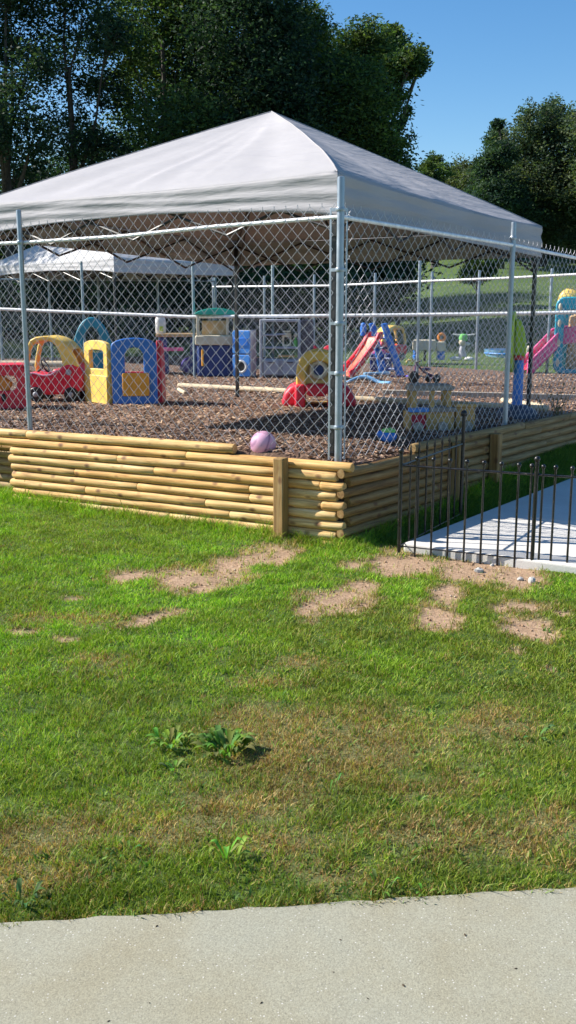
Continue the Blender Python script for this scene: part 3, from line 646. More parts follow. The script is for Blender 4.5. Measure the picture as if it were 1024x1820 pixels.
# ------------------------------------------------------------------ pop-up canopies
def canopy(root, F0, eu, ev, size_u, size_v, ztop_, val, peak, zfl, fab, wrinkle=1.0, leg=.02, trusses=True, tilt=0.0):
    eu, ev = Vector(eu), Vector(ev); L0 = root.location
    def pt(a, b, z): p = F0 + eu * size_u * a + ev * size_v * b; return Vector((p.x, p.y, z - tilt * b)) - L0
    # roof: four hipped faces with a slight sag, as one shell
    n = 96; vs = []; fs = []
    for i in range(n + 1):
        for j in range(n + 1):
            a, b = i / n, j / n; e = min(a, b, 1 - a, 1 - b) * 2
            # height: concave between hips, softened peak
            along = max(abs(a - .5), abs(b - .5)) * 2; across = min(abs(a - .5), abs(b - .5)) * 2 / max(along, 1e-4)
            hh = e ** (.98 - .13 * (1 - a) * (1 - b) / max(.25, max(a, 1 - a) * max(b, 1 - b)) * (1 if a + b < 1 else .3)) * (peak - ztop_); hh -= .085 * (1 - across ** 2) * math.sin(math.pi * min(1, e)) * wrinkle
            if e < .25: hh -= .035 * (1 - across ** 4) * (1 - e / .25)
            ha = math.atan2(b - .5, a - .5); w_ = (.012 * (1 - 2 * abs(math.sin(ha * 8.5 + e * 2.5 + .4)) ** .7) + .006 * math.sin(ha * 27 + 3 * e)) * (1 - across ** 6) ; hh += w_ * wrinkle * sstep(e / .15) * (1 - e)
            hh += wrinkle * .02 * (vnoise(np.array(a * 9 + b * 3), np.array(e * 5 + 30.)) - .5) * sstep(e / .15) * (1 - e)
            vs.append(pt(a, b, ztop_ + hh))
    k = n + 1; fs = []
    for i in range(n):
        for j in range(n):
            A_, B_, C_, D_ = i * k + j, (i + 1) * k + j, (i + 1) * k + j + 1, i * k + j + 1
            fs += [(A_, B_, C_), (A_, C_, D_)] if i == j else [(A_, B_, D_), (B_, C_, D_)] if i + j == n - 1 else [(A_, B_, C_, D_)]
    m = MB(); m.add(vs, fs); cov = m.build('cover', fab, root); cov.data.polygons.foreach_set('use_smooth', [True] * len(cov.data.polygons))
    sm = cov.modifiers.new('thick', 'SOLIDIFY'); sm.thickness = .004
    m = MB()
    for ca, cb in ((0, 0), (1, 0), (1, 1), (0, 1)):
        pts_ = [Vector(vs[round((.5 + (ca - .5) * f) * n) * k + round((.5 + (cb - .5) * f) * n)]) + Vector((0, 0, .003)) for f in [q / 24 for q in range(25)]]; m.tube(pts_, .006, 6)
    m.build('seam', fab, root)
    # valance, scalloped and creased
    m = MB(); per = []
    for c0, c1 in (((0, 0), (0, 1)), ((0, 1), (1, 1)), ((1, 1), (1, 0)), ((1, 0), (0, 0))):
        for s in range(40): t = s / 40; per.append((c0[0] + (c1[0] - c0[0]) * t, c0[1] + (c1[1] - c0[1]) * t, t))
    rows = 14; vv = []
    for rI in range(rows + 1):
        for (a, b, t) in per:
            f = rI / rows; zz = ztop_ - .035 * math.sin(math.pi * t) - val * f * (1 - (.44 * math.sin(math.pi * t) ** .7 if b == 0 else .12 * math.sin(math.pi * t))); out = .006 + .008 * f * math.sin(t * 31 + a * 7) * wrinkle
            out += wrinkle * .012 * math.sin(f * 15 + 1.6 * math.sin(t * 7) + a * 5) * (.35 + .65 * math.exp(-(min(t, 1 - t) / .22) ** 2)) * sstep(f * 4)
            p = pt(a, b, zz); cx = pt(.5, .5, zz); d = p - cx; d.z = 0; p = p + d.normalized() * out; vv.append(p)
    kk = len(per); m.add(vv, [(rI * kk + s, rI * kk + (s + 1) % kk, (rI + 1) * kk + (s + 1) % kk, (rI + 1) * kk + s) for rI in range(rows) for s in range(kk)])
    o = m.build('valance', fab, root); o.data.polygons.foreach_set('use_smooth', [True] * len(o.data.polygons)); sm = o.modifiers.new('thick', 'SOLIDIFY'); sm.thickness = .003
    i_ = .009
    for a, b in ((i_, i_), (1 - i_, i_), (1 - i_, 1 - i_), (i_, 1 - i_)):
        m = MB(); p = pt(a, b, 0); zz0 = float(zf((p + L0).x, (p + L0).y)) - L0.z - .03; zt0 = pt(a, b, ztop_ - .03).z; m.box((p.x, p.y, (zz0 + zt0) / 2), (leg * 2, leg * 2, zt0 - zz0), Matrix.Rotation(math.atan2(ev.y, ev.x), 3, 'Z'))
        m.box((p.x, p.y, zt0 - .39), (leg * 3, leg * 3, .1), Matrix.Rotation(math.atan2(ev.y, ev.x), 3, 'Z')); m.box((p.x, p.y, zz0 + .04), (leg * 3.4, leg * 3.4, .012)); m.build('leg', M['blackpole'], root, bevel=.003)
    if trusses:
        zt_, zb_ = ztop_ - .07, ztop_ - .42
        for (a0_, b0_), (a1_, b1_) in (((i_, i_), (i_, 1 - i_)), ((i_, 1 - i_), (1 - i_, 1 - i_)), ((1 - i_, 1 - i_), (1 - i_, i_)), ((1 - i_, i_), (i_, i_))):
            m = MB()
            for s in range(4):
                t0, t1 = s / 4, (s + 1) / 4; A = lambda t, z: pt(a0_ + (a1_ - a0_) * t, b0_ + (b1_ - b0_) * t, z)
                m.tube([A(t0, zt_), A(t1, zb_)], .012, 6); m.tube([A(t0, zb_), A(t1, zt_)], .012, 6)
            m.build('truss', M['blackpole'], root)
        for a, b in ((i_, i_), (1 - i_, i_), (1 - i_, 1 - i_), (i_, 1 - i_)):
            m = MB(); mid = (a + .5) / 2, (b + .5) / 2; m.tube([pt(a, b, ztop_ - .1), pt(mid[0], mid[1], (ztop_ + peak) / 2 - .16), pt(.5, .5, peak - .08)], .014, 6); m.tube([pt(a, b, ztop_ - .5), pt(mid[0], mid[1], (ztop_ + peak) / 2 - .2)], .011, 6); m.build('roof_pole', M['blackpole'], root)
    return root
CF = FC + fu * .10 + V * .10
ev = Vector((2.38, 3.45)).normalized(); eu = Vector((-ev.y, ev.x))
t1 = thing('canopy_tent', 'large pale grey pop-up canopy with a pointed roof in the fence corner', 'canopy', (CF.x, CF.y, .55))
canopy(t1, CF, eu, ev, 4.3, 4.32, 2.72, .33, 3.76, .55, M['canopy'], tilt=.13)
C2 = at(203, 490, 20.8).xy; e2 = Vector((2.3, 2.25)).normalized()
t2 = thing('canopy_tent', 'white pop-up canopy farther back at the left with a grey shaded side', 'canopy', (C2.x, C2.y, .45))
canopy(t2, C2, Vector((-e2.y, e2.x)), e2, 5.2, 3.3, 2.7, .3, 3.75, .45, M['canopy_white'], .6)

# ------------------------------------------------------------------ low iron fence round the patio corner
FA, FB = P(709, 984, LAWN).xy, P(945, 1009, LAWN).xy; fd = (FB - FA).normalized(); FE = P(818, 925, LAWN).xy
iron = []
def iron_panel(A, B, label, tall=False, posts=(True, True), n=8, ph=.72):
    A, B = Vector(A), Vector(B); d = B - A; L = d.length; t = thing('iron_fence', label, 'fence', (A.x, A.y, LAWN), math.atan2(d.y, d.x), 'low black iron fence panels by the patio')
    m = MB(); m.tube([(0, 0, ph - .04), (L, 0, ph - .04)], .0085, 8); m.build('rail', M['iron'], t); m = MB(); m.tube([(0, 0, .06), (L, 0, .06)], .005, 8); m.build('rail', M['iron'], t)
    for x in [L * i / n for i in range(1, n)] + ([] if tall else ([L - .035] if posts[0] else [.03])):
        m = MB(); m.tube([(x, 0, -.05), (x, 0, ph + .01)], .0083, 8)
        if tall: m.lathe([(.004, 0), (.012, .02), (.008, .05), (.001, .1)], 8, (x, 0, ph + .005))
        else: m.ball((x, 0, ph + .02), .0175, 10, 6)
        m.build('picket', M['iron'], t)
    for k, x in enumerate((0, L)):
        if posts[k]:
            m = MB(); hh = ph + (.20 if (tall and k == 1) else .05); m.tube([(x, 0, -.1), (x, 0, hh)], .0145 if not tall else .016, 10); m.tube([(x, 0, ph - .06), (x, 0, ph - .02)], .016, 10); o = m.build('post', M['iron'], t)
            m = MB(); m.ball((x, 0, hh + .02), .022 if not (tall and k == 1) else .03, 12, 8); m.build('finial', M['iron'], o)
    return t
iron_panel(FA, FB, 'black iron fence panel along the sunny front edge of the patio slab', n=8)
iron_panel(FB + fd * .016, FB + fd * .93, 'black iron fence panel continuing to the right edge of the photo', posts=(False, True), n=8)
iron_panel(FA + (FE - FA).normalized() * .02, FE, 'black iron fence panel with pointed pickets running back beside the shaded log wall', tall=True, posts=(False, True), n=8)

# ------------------------------------------------------------------ toys
def yaw_to_cam(p): return math.atan2(p.x, p.y) * -1
def place(name, label, cat, px_, py_, rz=0, group=None, face=True):
    p = P2(px_, py_); return thing(name, label, cat, p, (yaw_to_cam(p) if face else 0) + rz, group)
def sc(p): return F / (p.y * CP + (EYE - p.z) * SP)

def make_car(label, name='toy_car'):
    t = thing(name, label, 'toy car', group='red and yellow ride-in toy cars')
    # body faces -x; side profile
    bp = [(-.40, .13), (-.42, .22), (-.41, .33), (-.36, .385), (-.27, .375), (-.14, .345), (-.04, .35), (.05, .40), (.11, .46), (.18, .50), (.27, .50), (.34, .46), (.385, .38), (.395, .27), (.37, .18), (.32, .13), (.10, .10), (-.1, .09), (-.25, .10)]
    m = MB(); m.prism(bp, -.23, .23); m.build('body', pl('red'), t, bevel=.05, seg=4)
    for s in (-1, 1): m = MB(); m.tube([(-.36, s * .235, .375), (-.25, s * .238, .372), (-.14, s * .238, .345), (-.04, s * .238, .352), (.06, s * .238, .41)], .012, 8); m.build('door_edge', pl('rose'), t)
    m = MB(); m.ball((.0, 0, .345), .17, 14, 8, (1, .95, .16)); m.build('cockpit', pl('black'), t)
    m = MB(); m.box((.13, 0, .5), (.07, .3, .26)); m.box((.06, 0, .39), (.2, .32, .07)); m.build('seat', pl('crimson'), t, bevel=.03)
    # roof and pillars
    m = MB()
    top = [(-.385, .37), (-.40, .45), (-.375, .58), (-.34, .72), (-.30, .80), (-.22, .84), (-.08, .855), (.05, .83), (.16, .77), (.24, .68), (.30, .57), (.35, .46)]
    inner = [(-.335, .37), (-.345, .45), (-.325, .57), (-.295, .69), (-.26, .745), (-.19, .785), (-.09, .795), (-.01, .775), (.05, .72), (.09, .63), (.115, .54), (.13, .44)]
    for s in (-1, 1):
        y0, y1 = (-.22, -.15) if s < 0 else (.15, .22); n = len(top); vs = [(x, y0, z) for x, z in top] + [(x, y0, z) for x, z in inner] + [(x, y1, z) for x, z in top] + [(x, y1, z) for x, z in inner]
        fs = []
        for i in range(n - 1): fs += [(i, i + 1, n + i + 1, n + i), (2 * n + i, 3 * n + i, 3 * n + i + 1, 2 * n + i + 1), (i, 2 * n + i, 2 * n + i + 1, i + 1), (n + i, n + i + 1, 3 * n + i + 1, 3 * n + i)]
        fs += [(0, n, 3 * n, 2 * n), (n - 1, 3 * n - 1, 4 * n - 1, 2 * n - 1)]; m.add(vs, fs)
    rf = top[4:10]; ri = inner[4:10]; n = 6; vs = [(x, y, z) for y in (-.16, .16) for x, z in rf] + [(x, y, z) for y in (-.16, .16) for x, z in ri]
    m.add(vs, [(i, i + 1, n + i + 1, n + i) for i in range(5)] + [(2 * n + i, 3 * n + i, 3 * n + i + 1, 2 * n + i + 1) for i in range(5)])
    m.build('roof', pl('yellow'), t, bevel=.018, seg=3)
    m = MB(); m.torus((-.19, 0, .46), .085, .012, 18, 6, Matrix.Rotation(R(62), 3, 'Y')); m.tube([(-.19, 0, .46), (-.30, 0, .38)], .015, 8); m.box((-.19, 0, .46), (.02, .16, .02)); m.build('steering_wheel', pl('black'), t)
    for x, y in ((-.25, -.2), (-.25, .2), (.23, -.2), (.23, .2)):
        rt = Matrix.Rotation(R(90), 3, 'X'); m = MB(); m.lathe([(.05, -.045), (.085, -.045), (.1, -.03), (.1, .03), (.085, .045), (.05, .045)], 20, (x, y, .1), rt); o = m.build('wheel', pl('black'), t)
        m = MB(); m.lathe([(.03, -.012), (.036, 0), (.03, .012), (.02, .018)], 14, (x, y + (.045 if y > 0 else -.045), .1), rt); m.build('hubcap', pl('grey'), o)
    m = MB(); m.lathe([(.034, -.01), (.04, 0), (.034, .012)], 14, (.21, -.235, .39), Matrix.Rotation(R(90), 3, 'X')); m.build('fuel_cap', pl('grey'), t)
    return t
car = make_car('red toy car with a yellow roof beside the yellow playhouse panel'); p = P2(108, 712); car.location = p; car.rotation_euler = (0, 0, yaw_to_cam(p) - R(20))
car2 = copy_tree(car); p = P2(690, 640); car2.location = p; car2.rotation_euler = (0, 0, R(180 + 28)); car2['label'] = 'red and yellow toy car half hidden behind the red slide'
car3 = None

# red plastic stand at the left edge
t = place('play_stand', 'red plastic toy stand with cut-out openings at the left edge of the photo', 'toy', 8, 727)
m = MB(); m.ring(rrect(-.42, 0, .27, .5, .05), rrect(-.3, .22, .16, .4, .06), -.03, .03); m.build('front_panel', pl('red'), t, bevel=.012)
m = MB(); m.ring(rrect(-.42, 0, .27, .5, .05), rrect(-.34, .06, .2, .4, .06), .4, .46); m.build('back_panel', pl('crimson'), t, bevel=.012)
for x in (-.4, .25): m = MB(); m.box((x, .21, .25), (.05, .4, .48)); m.build('side_panel', pl('crimson'), t, bevel=.015)
m = MB(); m.prism([(-.1, .38), (-.02, .42), (.12, .3), (.06, .2), (.0, .18)], .02, .2); m.build('inset', pl('orange'), t, bevel=.02)
m = MB(); m.ball((.0, -.04, .14), .035, 12, 8, (.8, .5, 1.4)); m.build('knob', pl('black'), t)
m = MB(); m.box((-.08, .21, .515), (.7, .46, .03)); m.build('top', pl('red'), t, bevel=.012)

# play cube: yellow, blue and red panels
K = P2(201, 719); t = thing('play_cube', 'plastic play cube with a yellow window wall and a blue arched doorway', 'playhouse', K, 0)
def wall_frame(p, q_): d = (q_ - p); return Matrix.Translation(p) @ Matrix.Rotation(math.atan2(d.y, d.x), 4, 'Z'), d.length
A0 = Vector((0, 0, 0)); A1 = Vector((.565, .05, 0)); A2 = Vector((-.4, .42, 0)); A3 = A1 + Vector((.015, .5, 0))
Mx, L = wall_frame(A0, A1); m = MB(); m.ring(arch(0, 0, L, .735, .10), arch(.165, .36, L - .165, .60, .12), -.03, .03, Mx); m.build('blue_wall', pl('blue'), t, bevel=.012)['label'] = 'blue wall with arched opening'
m = MB(); m.prism(rrect(.13, .11, L - .1, .40, .02), -.075, -.034, Mx); m.build('half_door', pl('amber'), t, bevel=.01)
Mx, L = wall_frame(A2, Vector((-.03, -.0, 0))); m = MB(); m.ring(arch(0, 0, L, .74, .06), arch(.12, .44, L - .09, .66, .02), -.03, .03, Mx); m.prism(rrect(0, .0, L, .36, .03), -.045, -.031, Mx); m.build('yellow_wall', pl('yellow'), t, bevel=.012)['label'] = 'yellow wall with square window'
Mx, L = wall_frame(A1 + Vector((.02, .03, 0)), A3); m = MB(); m.prism([(0, 0), (L, 0), (L - .04, .5), (L * .55, .78), (0, .80)], -.03, .03, Mx); m.build('red_wall', pl('crimson'), t, bevel=.012)['label'] = 'dark red wall'
Mx, L = wall_frame(A2 + Vector((.03, .04, 0)), A3 + Vector((-.03, .03, 0))); m = MB(); m.ring(arch(0, 0, L, .36, .02), arch(.2, .1, L - .2, .3, .02), -.02, .02, Mx); m.build('back_wall', pl('crimson'), t, bevel=.01)['label'] = 'low dark red back wall'

# teal arch behind
t = place('climbing_arch', 'teal plastic arch standing behind the yellow toy car roof', 'toy', 167, 672)
def aring(x0, x1, h, th, n=22):
    o_ = [((x0 + x1) / 2 + (x1 - x0) / 2 * math.cos(math.pi * i / n), h * math.sin(math.pi * i / n) ** .8) for i in range(n + 1)]; i_ = [((x0 + x1) / 2 + ((x1 - x0) / 2 - th) * math.cos(math.pi * i / n), (h - th) * math.sin(math.pi * i / n) ** .8) for i in range(n + 1)]
    return o_, i_
def arch_strip(m, x0, x1, h, th, y0, y1):
    o_, i_ = aring(x0, x1, h, th); n = len(o_); vs = [(x, y, z) for y in (y0, y1) for L in (o_, i_) for x, z in L]; fs = []
    for i in range(n - 1): fs += [(i, i + 1, n + i + 1, n + i), (2 * n + i, 3 * n + i, 3 * n + i + 1, 2 * n + i + 1), (i, 2 * n + i, 2 * n + i + 1, i + 1), (n + i, n + i + 1, 3 * n + i + 1, 3 * n + i)]
    fs += [(0, n, 3 * n, 2 * n), (n - 1, 3 * n - 1, 4 * n - 1, 2 * n - 1)]; m.add(vs, fs); return m
m = MB(); arch_strip(m, -.39, .39, 1.08, .17, -.12, .12); m.build('arch', pl('teal'), t, bevel=.02)
m = MB(); m.box((0, 0, .25), (.7, .1, .4)); m.build('side_panel', pl('teal'), t, bevel=.02)

# play table with jug
t = place('play_table', 'tan topped play table with a pink bench and dark blue legs behind the dividing fence', 'toy table', 318, 663)
m = MB(); m.prism(rrect(-.42, .70, .42, .76, .025), -.3, .3); m.build('table_top', pl('tan'), t, bevel=.01)
m = MB(); m.prism(rrect(-.46, .44, .1, .5, .02), -.42, -.2); m.build('bench', pl('pink'), t, bevel=.01)
for x in (-.3, .3): m = MB(); m.prism([(x - .1, 0), (x + .12, 0), (x + .09, .70), (x - .06, .70)], -.25, .25); m.build('leg', pl('navy'), t, bevel=.02)
tp = t.location + Vector((-.3, -.1, .76)); j = thing('drink_jug', 'white plastic jug standing on the tan play table', 'jug', (tp.x - .02, tp.y, tp.z), 0)
m = MB(); m.lathe([(.085, 0), (.1, .02), (.1, .26), (.085, .3), (.06, .33)], 18); m.build('body', pl('white'), j)
m = MB(); m.lathe([(.088, .3), (.09, .33), (.07, .36), (.02, .375)], 18); m.build('lid', pl('white'), j); m = MB(); m.box((.03, -.1, .09), (.07, .012, .09)); m.build('sticker', pl('lime'), j, bevel=.003)
# market stand with green roof
t = place('market_stand', 'toy market stand with a green arched roof and beige counter', 'toy stand', 386, 668)
m = MB(); rp = [(-.40 + .8 * i / 14, 1.14 + .10 * math.sin(math.pi * i / 14) ** .7) for i in range(15)]; m.prism(rp + [(.4, 1.12), (-.4, 1.12)], -.28, .28); m.build('roof', pl('green'), t, bevel=.012)
for x, y in ((-.34, -.22), (.2, -.22), (.34, .22), (-.34, .22)): m = MB(); m.box((x, y, .93), (.05, .05, .4)); m.build('post', pl('cream'), t, bevel=.01)
m = MB(); m.box((0, -.02, .66), (.78, .5, .17)); m.build('counter', pl('cream'), t, bevel=.02)
m = MB(); m.box((0, 0, .29), (.72, .44, .57)); m.box((-.3, -.23, .29), (.08, .04, .56)); m.box((.32, -.23, .29), (.08, .04, .56)); m.build('base', pl('navy'), t, bevel=.02)
m = MB(); m.box((-.02, .2, .88), (.5, .03, .26)); m.build('back_panel', pl('tan'), t, bevel=.01)
m = MB(); m.lathe([(.02, 0), (.022, .1), (.02, .3)], 10, (-.26, -.27, .2)); m.build('hook', pl('amber'), t)
# purple tub
t = place('toy_tub', 'purple plastic tub lying in front of the market stand', 'tub', 340, 662)
m = MB(); rt = Matrix.Rotation(R(62), 3, 'X'); m.lathe([(.06, .16), (.13, .15), (.19, 0), (.2, -.02), (.18, -.02), (.12, .12), (.05, .13)], 18, (0, 0, .13), rt); m.build('shell', pl('purple'), t)
m = MB(); m.ball((-.14, -.05, .1), .08, 12, 8); m.build('handle', pl('purple'), t)
# blue washer cabinet
t = place('toy_washer', 'bright blue toy washing machine cabinet with round door and grey side', 'toy cabinet', 430, 671, R(-24))
m = MB(); m.box((0, .14, .43), (.36, .26, .84)); m.build('cabinet', pl('grey'), t, bevel=.02)
m = MB(); m.prism(rrect(-.17, .02, .17, .41, .03), -.03, .012); m.prism(rrect(-.17, .43, .17, .84, .03), -.03, .012); m.build('front', pl('skyblue'), t, bevel=.012)
m = MB(); m.torus((-.0, -.035, .2), .1, .02, 22, 8, Matrix.Rotation(R(90), 3, 'X')); dr = m.build('door', pl('white'), t); m = MB(); m.lathe([(.09, 0), (.09, .01)], 20, (0, -.03, .2), Matrix.Rotation(R(90), 3, 'X')); m.build('glass', pl('black'), dr)
m = MB(); m.box((0, -.035, .64), (.28, .015, .14)); m.build('panel', pl('blue'), t, bevel=.006)
t = place('marker_pole', 'slim white pole left of the blue toy washing machine', 'pole', 405, 668); m = MB(); m.tube([(0, 0, -.05), (.0, 0, .45), (.01, 0, .8)], .02, 10); m.lathe([(.02, 0), (.028, .01), (.02, .03)], 10, (.01, 0, .79)); m.build('pole', pl('white'), t)
m = MB(); m.lathe([(.07, -.04), (.07, .02), (.03, .04)], 12); m.build('foot', pl('white'), t)
# grey toy kitchen
t = place('toy_kitchen', 'grey toy kitchen with open shelves next to the blue cabinet', 'toy kitchen', 504, 672)
m = MB(); m.box((-.40, 0, .52), (.05, .3, 1.04)); m.box((.28, 0, .52), (.05, .3, 1.04)); m.box((-.06, 0, 1.02), (.66, .3, .045)); m.box((-.06, 0, .78), (.2, .28, .03), None); m.build('frame', pl('grey'), t, bevel=.012)
m = MB(); m.box((-.06, 0, .545), (.66, .3, .035)); m.box((-.25, 0, .77), (.28, .3, .03)); m.build('shelf', pl('grey'), t, bevel=.008)
m = MB(); m.box((-.06, .02, .2), (.64, .3, .3)); m.build('cabinet', pl('grey'), t, bevel=.015)
for x in (-.22, .11): m = MB(); m.prism(rrect(x - .13, .07, x + .13, .33, .02), -.16, -.132); d_ = m.build('door', pl('grey'), t, bevel=.006); m = MB(); m.box((x, -.175, .29), (.12, .02, .02)); m.build('handle', pl('darkgrey'), d_, bevel=.005)
m = MB(); m.box((.42, .08, .52), (.24, .2, 1.02)); m.build('side_unit', pl('darkgrey'), t, bevel=.015)
m = MB(); m.ring(rrect(-.02, .565, .14, .8, .02), rrect(.01, .6, .11, .73, .015), -.05, .0); m.box((.06, -.03, .83), (.14, .06, .03)); m.build('hob_panel', pl('cream'), t, bevel=.008)
m = MB(); m.box((.05, -.02, .4), (.3, .26, .035)); m.build('worktop', pl('tan'), t, bevel=.01)
kp = t.location
o = thing('toy_bottle', 'small green toy bottle on the grey kitchen shelf', 'bottle', (kp.x + .22, kp.y - .03, kp.z + .563)); m = MB(); m.lathe([(.035, 0), (.04, .02), (.04, .1), (.015, .13), (.015, .17)], 12); m.build('bottle', pl('leafgreen'), o); m = MB(); m.ball((0, 0, .2), .04, 10, 6); m.build('cap', pl('cream'), o)
# red rocker chairs between
for px_, lb in ((556, 'left one of two red toy chairs behind the yellow crawl tunnel'), (580, 'right one of two red toy chairs behind the yellow crawl tunnel')):
    t = place('toy_chair', lb, 'toy chair', px_, 662, R(random.uniform(-25, 25)), 'red toy chairs'); m = MB(); m.prism(rrect(-.13, .24, .13, .29, .02), -.13, .13); m.build('seat', pl('pink' if px_ == 556 else 'red'), t, bevel=.01)
    m = MB(); m.prism(arch(-.12, .28, .12, .45, .1), .09, .13, Matrix.Rotation(R(-10), 4, 'X')); m.build('backrest', pl('red'), t, bevel=.01)
    for x in (-.1, .1):
        for y in (-.1, .1): m = MB(); m.tube([(x * 1.1, y * 1.1, 0), (x, y, .25)], .02, 8); m.build('leg', pl('red'), t)
# yellow crawl tunnel
t = place('crawl_tunnel', 'yellow crawl tunnel with a porthole on a red plastic base', 'toy tunnel', 563, 722); t.scale = (1.08, 1.08, 1.08)
m = MB(); m.prism(arch(-.225, .2, .275, .40, .235, 14), -.08, .36); m.build('panel', plastic('pale_yellow_plastic', (.78, .58, .2)), t, bevel=.02)
m = MB(); m.ring(arch(-.235, .18, .285, .40, .245, 14), arch(-.125, .22, .175, .38, .145, 14), -.16, -.06); m.build('rib', pl('yellow'), t, bevel=.022, seg=3)
m = MB(); m.ring(arch(-.235, .0, .285, .40, .245, 14), arch(-.125, .02, .175, .38, .145, 14), .28, .40); m.build('rib', pl('yellow'), t, bevel=.022, seg=3)
rx = Matrix.Rotation(R(90), 3, 'X')
m = MB(); m.torus((.02, -.11, .42), .085, .026, 24, 10, rx); ph = m.build('porthole', pl('cream'), t); m = MB(); m.lathe([(.075, 0), (.075, .01)], 20, (.02, -.085, .42), rx); m.build('opening', pl('navy'), ph)
for q_ in ([(-.16, 0), (-.39, 0), (-.40, .07), (-.37, .16), (-.31, .23), (-.22, .27), (-.16, .27)], [(.16, 0), (.45, 0), (.45, .08), (.41, .17), (.34, .24), (.25, .27), (.16, .27)]):
    m = MB(); m.prism(q_, -.13, .34); m.build('foot', pl('red'), t, bevel=.05, seg=4)
for x in (-.19, .18): m = MB(); m.box((x, -.17, .13), (.12, .12, .27)); m.build('leg', pl('red'), t, bevel=.03, seg=3)
m = MB(); strip_pts = [(-.12, .27), (.12, .27), (.13, .2), (.1, .13), (-.1, .13), (-.13, .2)]; m.prism(strip_pts, -.24, .1); m.build('step', pl('red'), t, bevel=.035, seg=4)
# red slide
t = place('toy_slide', 'red toy slide with blue ladder behind the fence corner post', 'slide', 655, 668)
def strip(m, path, halfw, sidev, th):
    n = len(path); vs = []
    for p_ in path:
        p_ = Vector(p_)
        for s, z in ((-1, 0), (1, 0), (1, -th), (-1, -th)): vs.append(p_ + sidev * halfw * s + Vector((0, 0, z)))
    m.add(vs, [(i * 4 + j, i * 4 + (j + 1) % 4, (i + 1) * 4 + (j + 1) % 4, (i + 1) * 4 + j) for i in range(n - 1) for j in range(4)] + [(0, 3, 2, 1), (4 * n - 4, 4 * n - 3, 4 * n - 2, 4 * n - 1)])
path = [(-.46, -.45, .05), (-.40, -.40, .07), (-.2, -.22, .3), (.0, -.05, .58), (.06, .0, .72), (.14, .06, .74)]; sv = Vector((.66, -.75, 0)).normalized()
m = MB(); strip(m, path, .15, sv, .03); m.build('chute', pl('slideorange'), t, bevel=.006)
for s in (-1, 1):
    m = MB(); strip(m, [Vector(p_) + sv * .16 * s + Vector((0, 0, .09)) for p_ in path], .028, sv, .14); m.build('side_rail', pl('red'), t, bevel=.014)
m = MB()
for s in (-1, 1):
    b = Vector((.14, .06, 0)) + sv * .17 * s; e = Vector((.52, .26, 0)) + sv * .24 * s; vs = [b + Vector((-.04, -.02, 0.05)), e, e + Vector((-.14, -.08, 0)), b + Vector((-.03, 0, .97)), b + Vector((.07, .04, .99))]
    n_ = sv * .025; m.add([v - n_ for v in (e, vs[2], vs[3], vs[4])] + [v + n_ for v in (e, vs[2], vs[3], vs[4])], [(0, 1, 2, 3), (7, 6, 5, 4), (0, 4, 5, 1), (1, 5, 6, 2), (2, 6, 7, 3), (3, 7, 4, 0)])
m.build('ladder', pl('blue'), t, bevel=.012)
m = MB()
for i in range(4):
    f = (i + .6) / 4.3; c = Vector((.5, .24, 0)).lerp(Vector((.18, .08, 0)), f) + Vector((0, 0, .85 * f)); m.tube([c - sv * .2, c + sv * .2], .025, 8)
m.build('rung', pl('navy'), t)
m = MB(); q_ = Vector((-.02, .05, 0)) - sv * .14; m.lathe([(.055, .74), (.06, .9), (.045, .97), (.02, .99)], 14, (q_.x, q_.y, 0)); m.build('grip', pl('blue'), t, bevel=.01)
m = MB(); m.box((.16, .1, .04), (.55, .1, .05), Matrix.Rotation(R(28), 3, 'Z')); m.build('floor_bar', pl('paleblue'), t, bevel=.015)
t = place('rocking_board', 'pale blue curved rocking board lying below the red slide', 'toy', 655, 681)
m = MB(); pth = [(-.38 + .76 * i / 12, -.02 + .12 * math.sin(math.pi * i / 12), .03 + .1 * math.sin(math.pi * min(1, i / 9)) ** 1.2) for i in range(13)]; strip(m, pth, .1, Vector((.2, 1, 0)).normalized(), .05); m.build('board', pl('paleblue'), t, bevel=.02)
# blue toy behind slide
t = place('toy_chest', 'navy plastic toy chest with pink lid between the slide and the toy car', 'toy chest', 676, 660)
m = MB(); m.prism([(-.2, .0), (.22, 0), (.25, .36), (-.23, .36)], -.1, .2); m.build('box', pl('navy'), t, bevel=.02); m = MB(); m.box((0, -.11, .26), (.46, .03, .05)); m.build('band', pl('mauve'), t, bevel=.01); m = MB(); m.ball((-.06, .05, .37), .17, 14, 8, (1, .7, .5)); m.build('lid', pl('pink'), t)
# white table and orange ring
t = place('sand_table', 'low cream play table on blue legs near the back fence', 'toy table', 762, 639)
m = MB(); m.prism(rrect(-.42, .24, .18, .50, .05), -.25, .25); m.prism(rrect(.2, .22, .42, .46, .05), -.2, .2); m.build('basin', pl('cream'), t, bevel=.02)
for x, wd in ((-.33, .14), (.3, .2)): m = MB(); m.lathe([(wd / 2, 0), (wd / 2 + .01, .1), (wd / 2 - .02, .12), (wd / 2, .14), (wd / 2, .25)], 14, (x, -.08, 0)); m.build('leg', pl('blue'), t)
m = MB(); m.box((-.1, 0, .1), (.06, .2, .28)); m.build('support', pl('black'), t, bevel=.01)
q_ = t.location; o = thing('toy_ring', 'orange ring standing on the cream play table', 'toy ring', (q_.x + .32, q_.y, q_.z + .565)); m = MB(); m.torus((0, 0, 0), .085, .035, 20, 8, Matrix.Rotation(R(80), 3, 'X')); m.build('ring', pl('orange'), o)
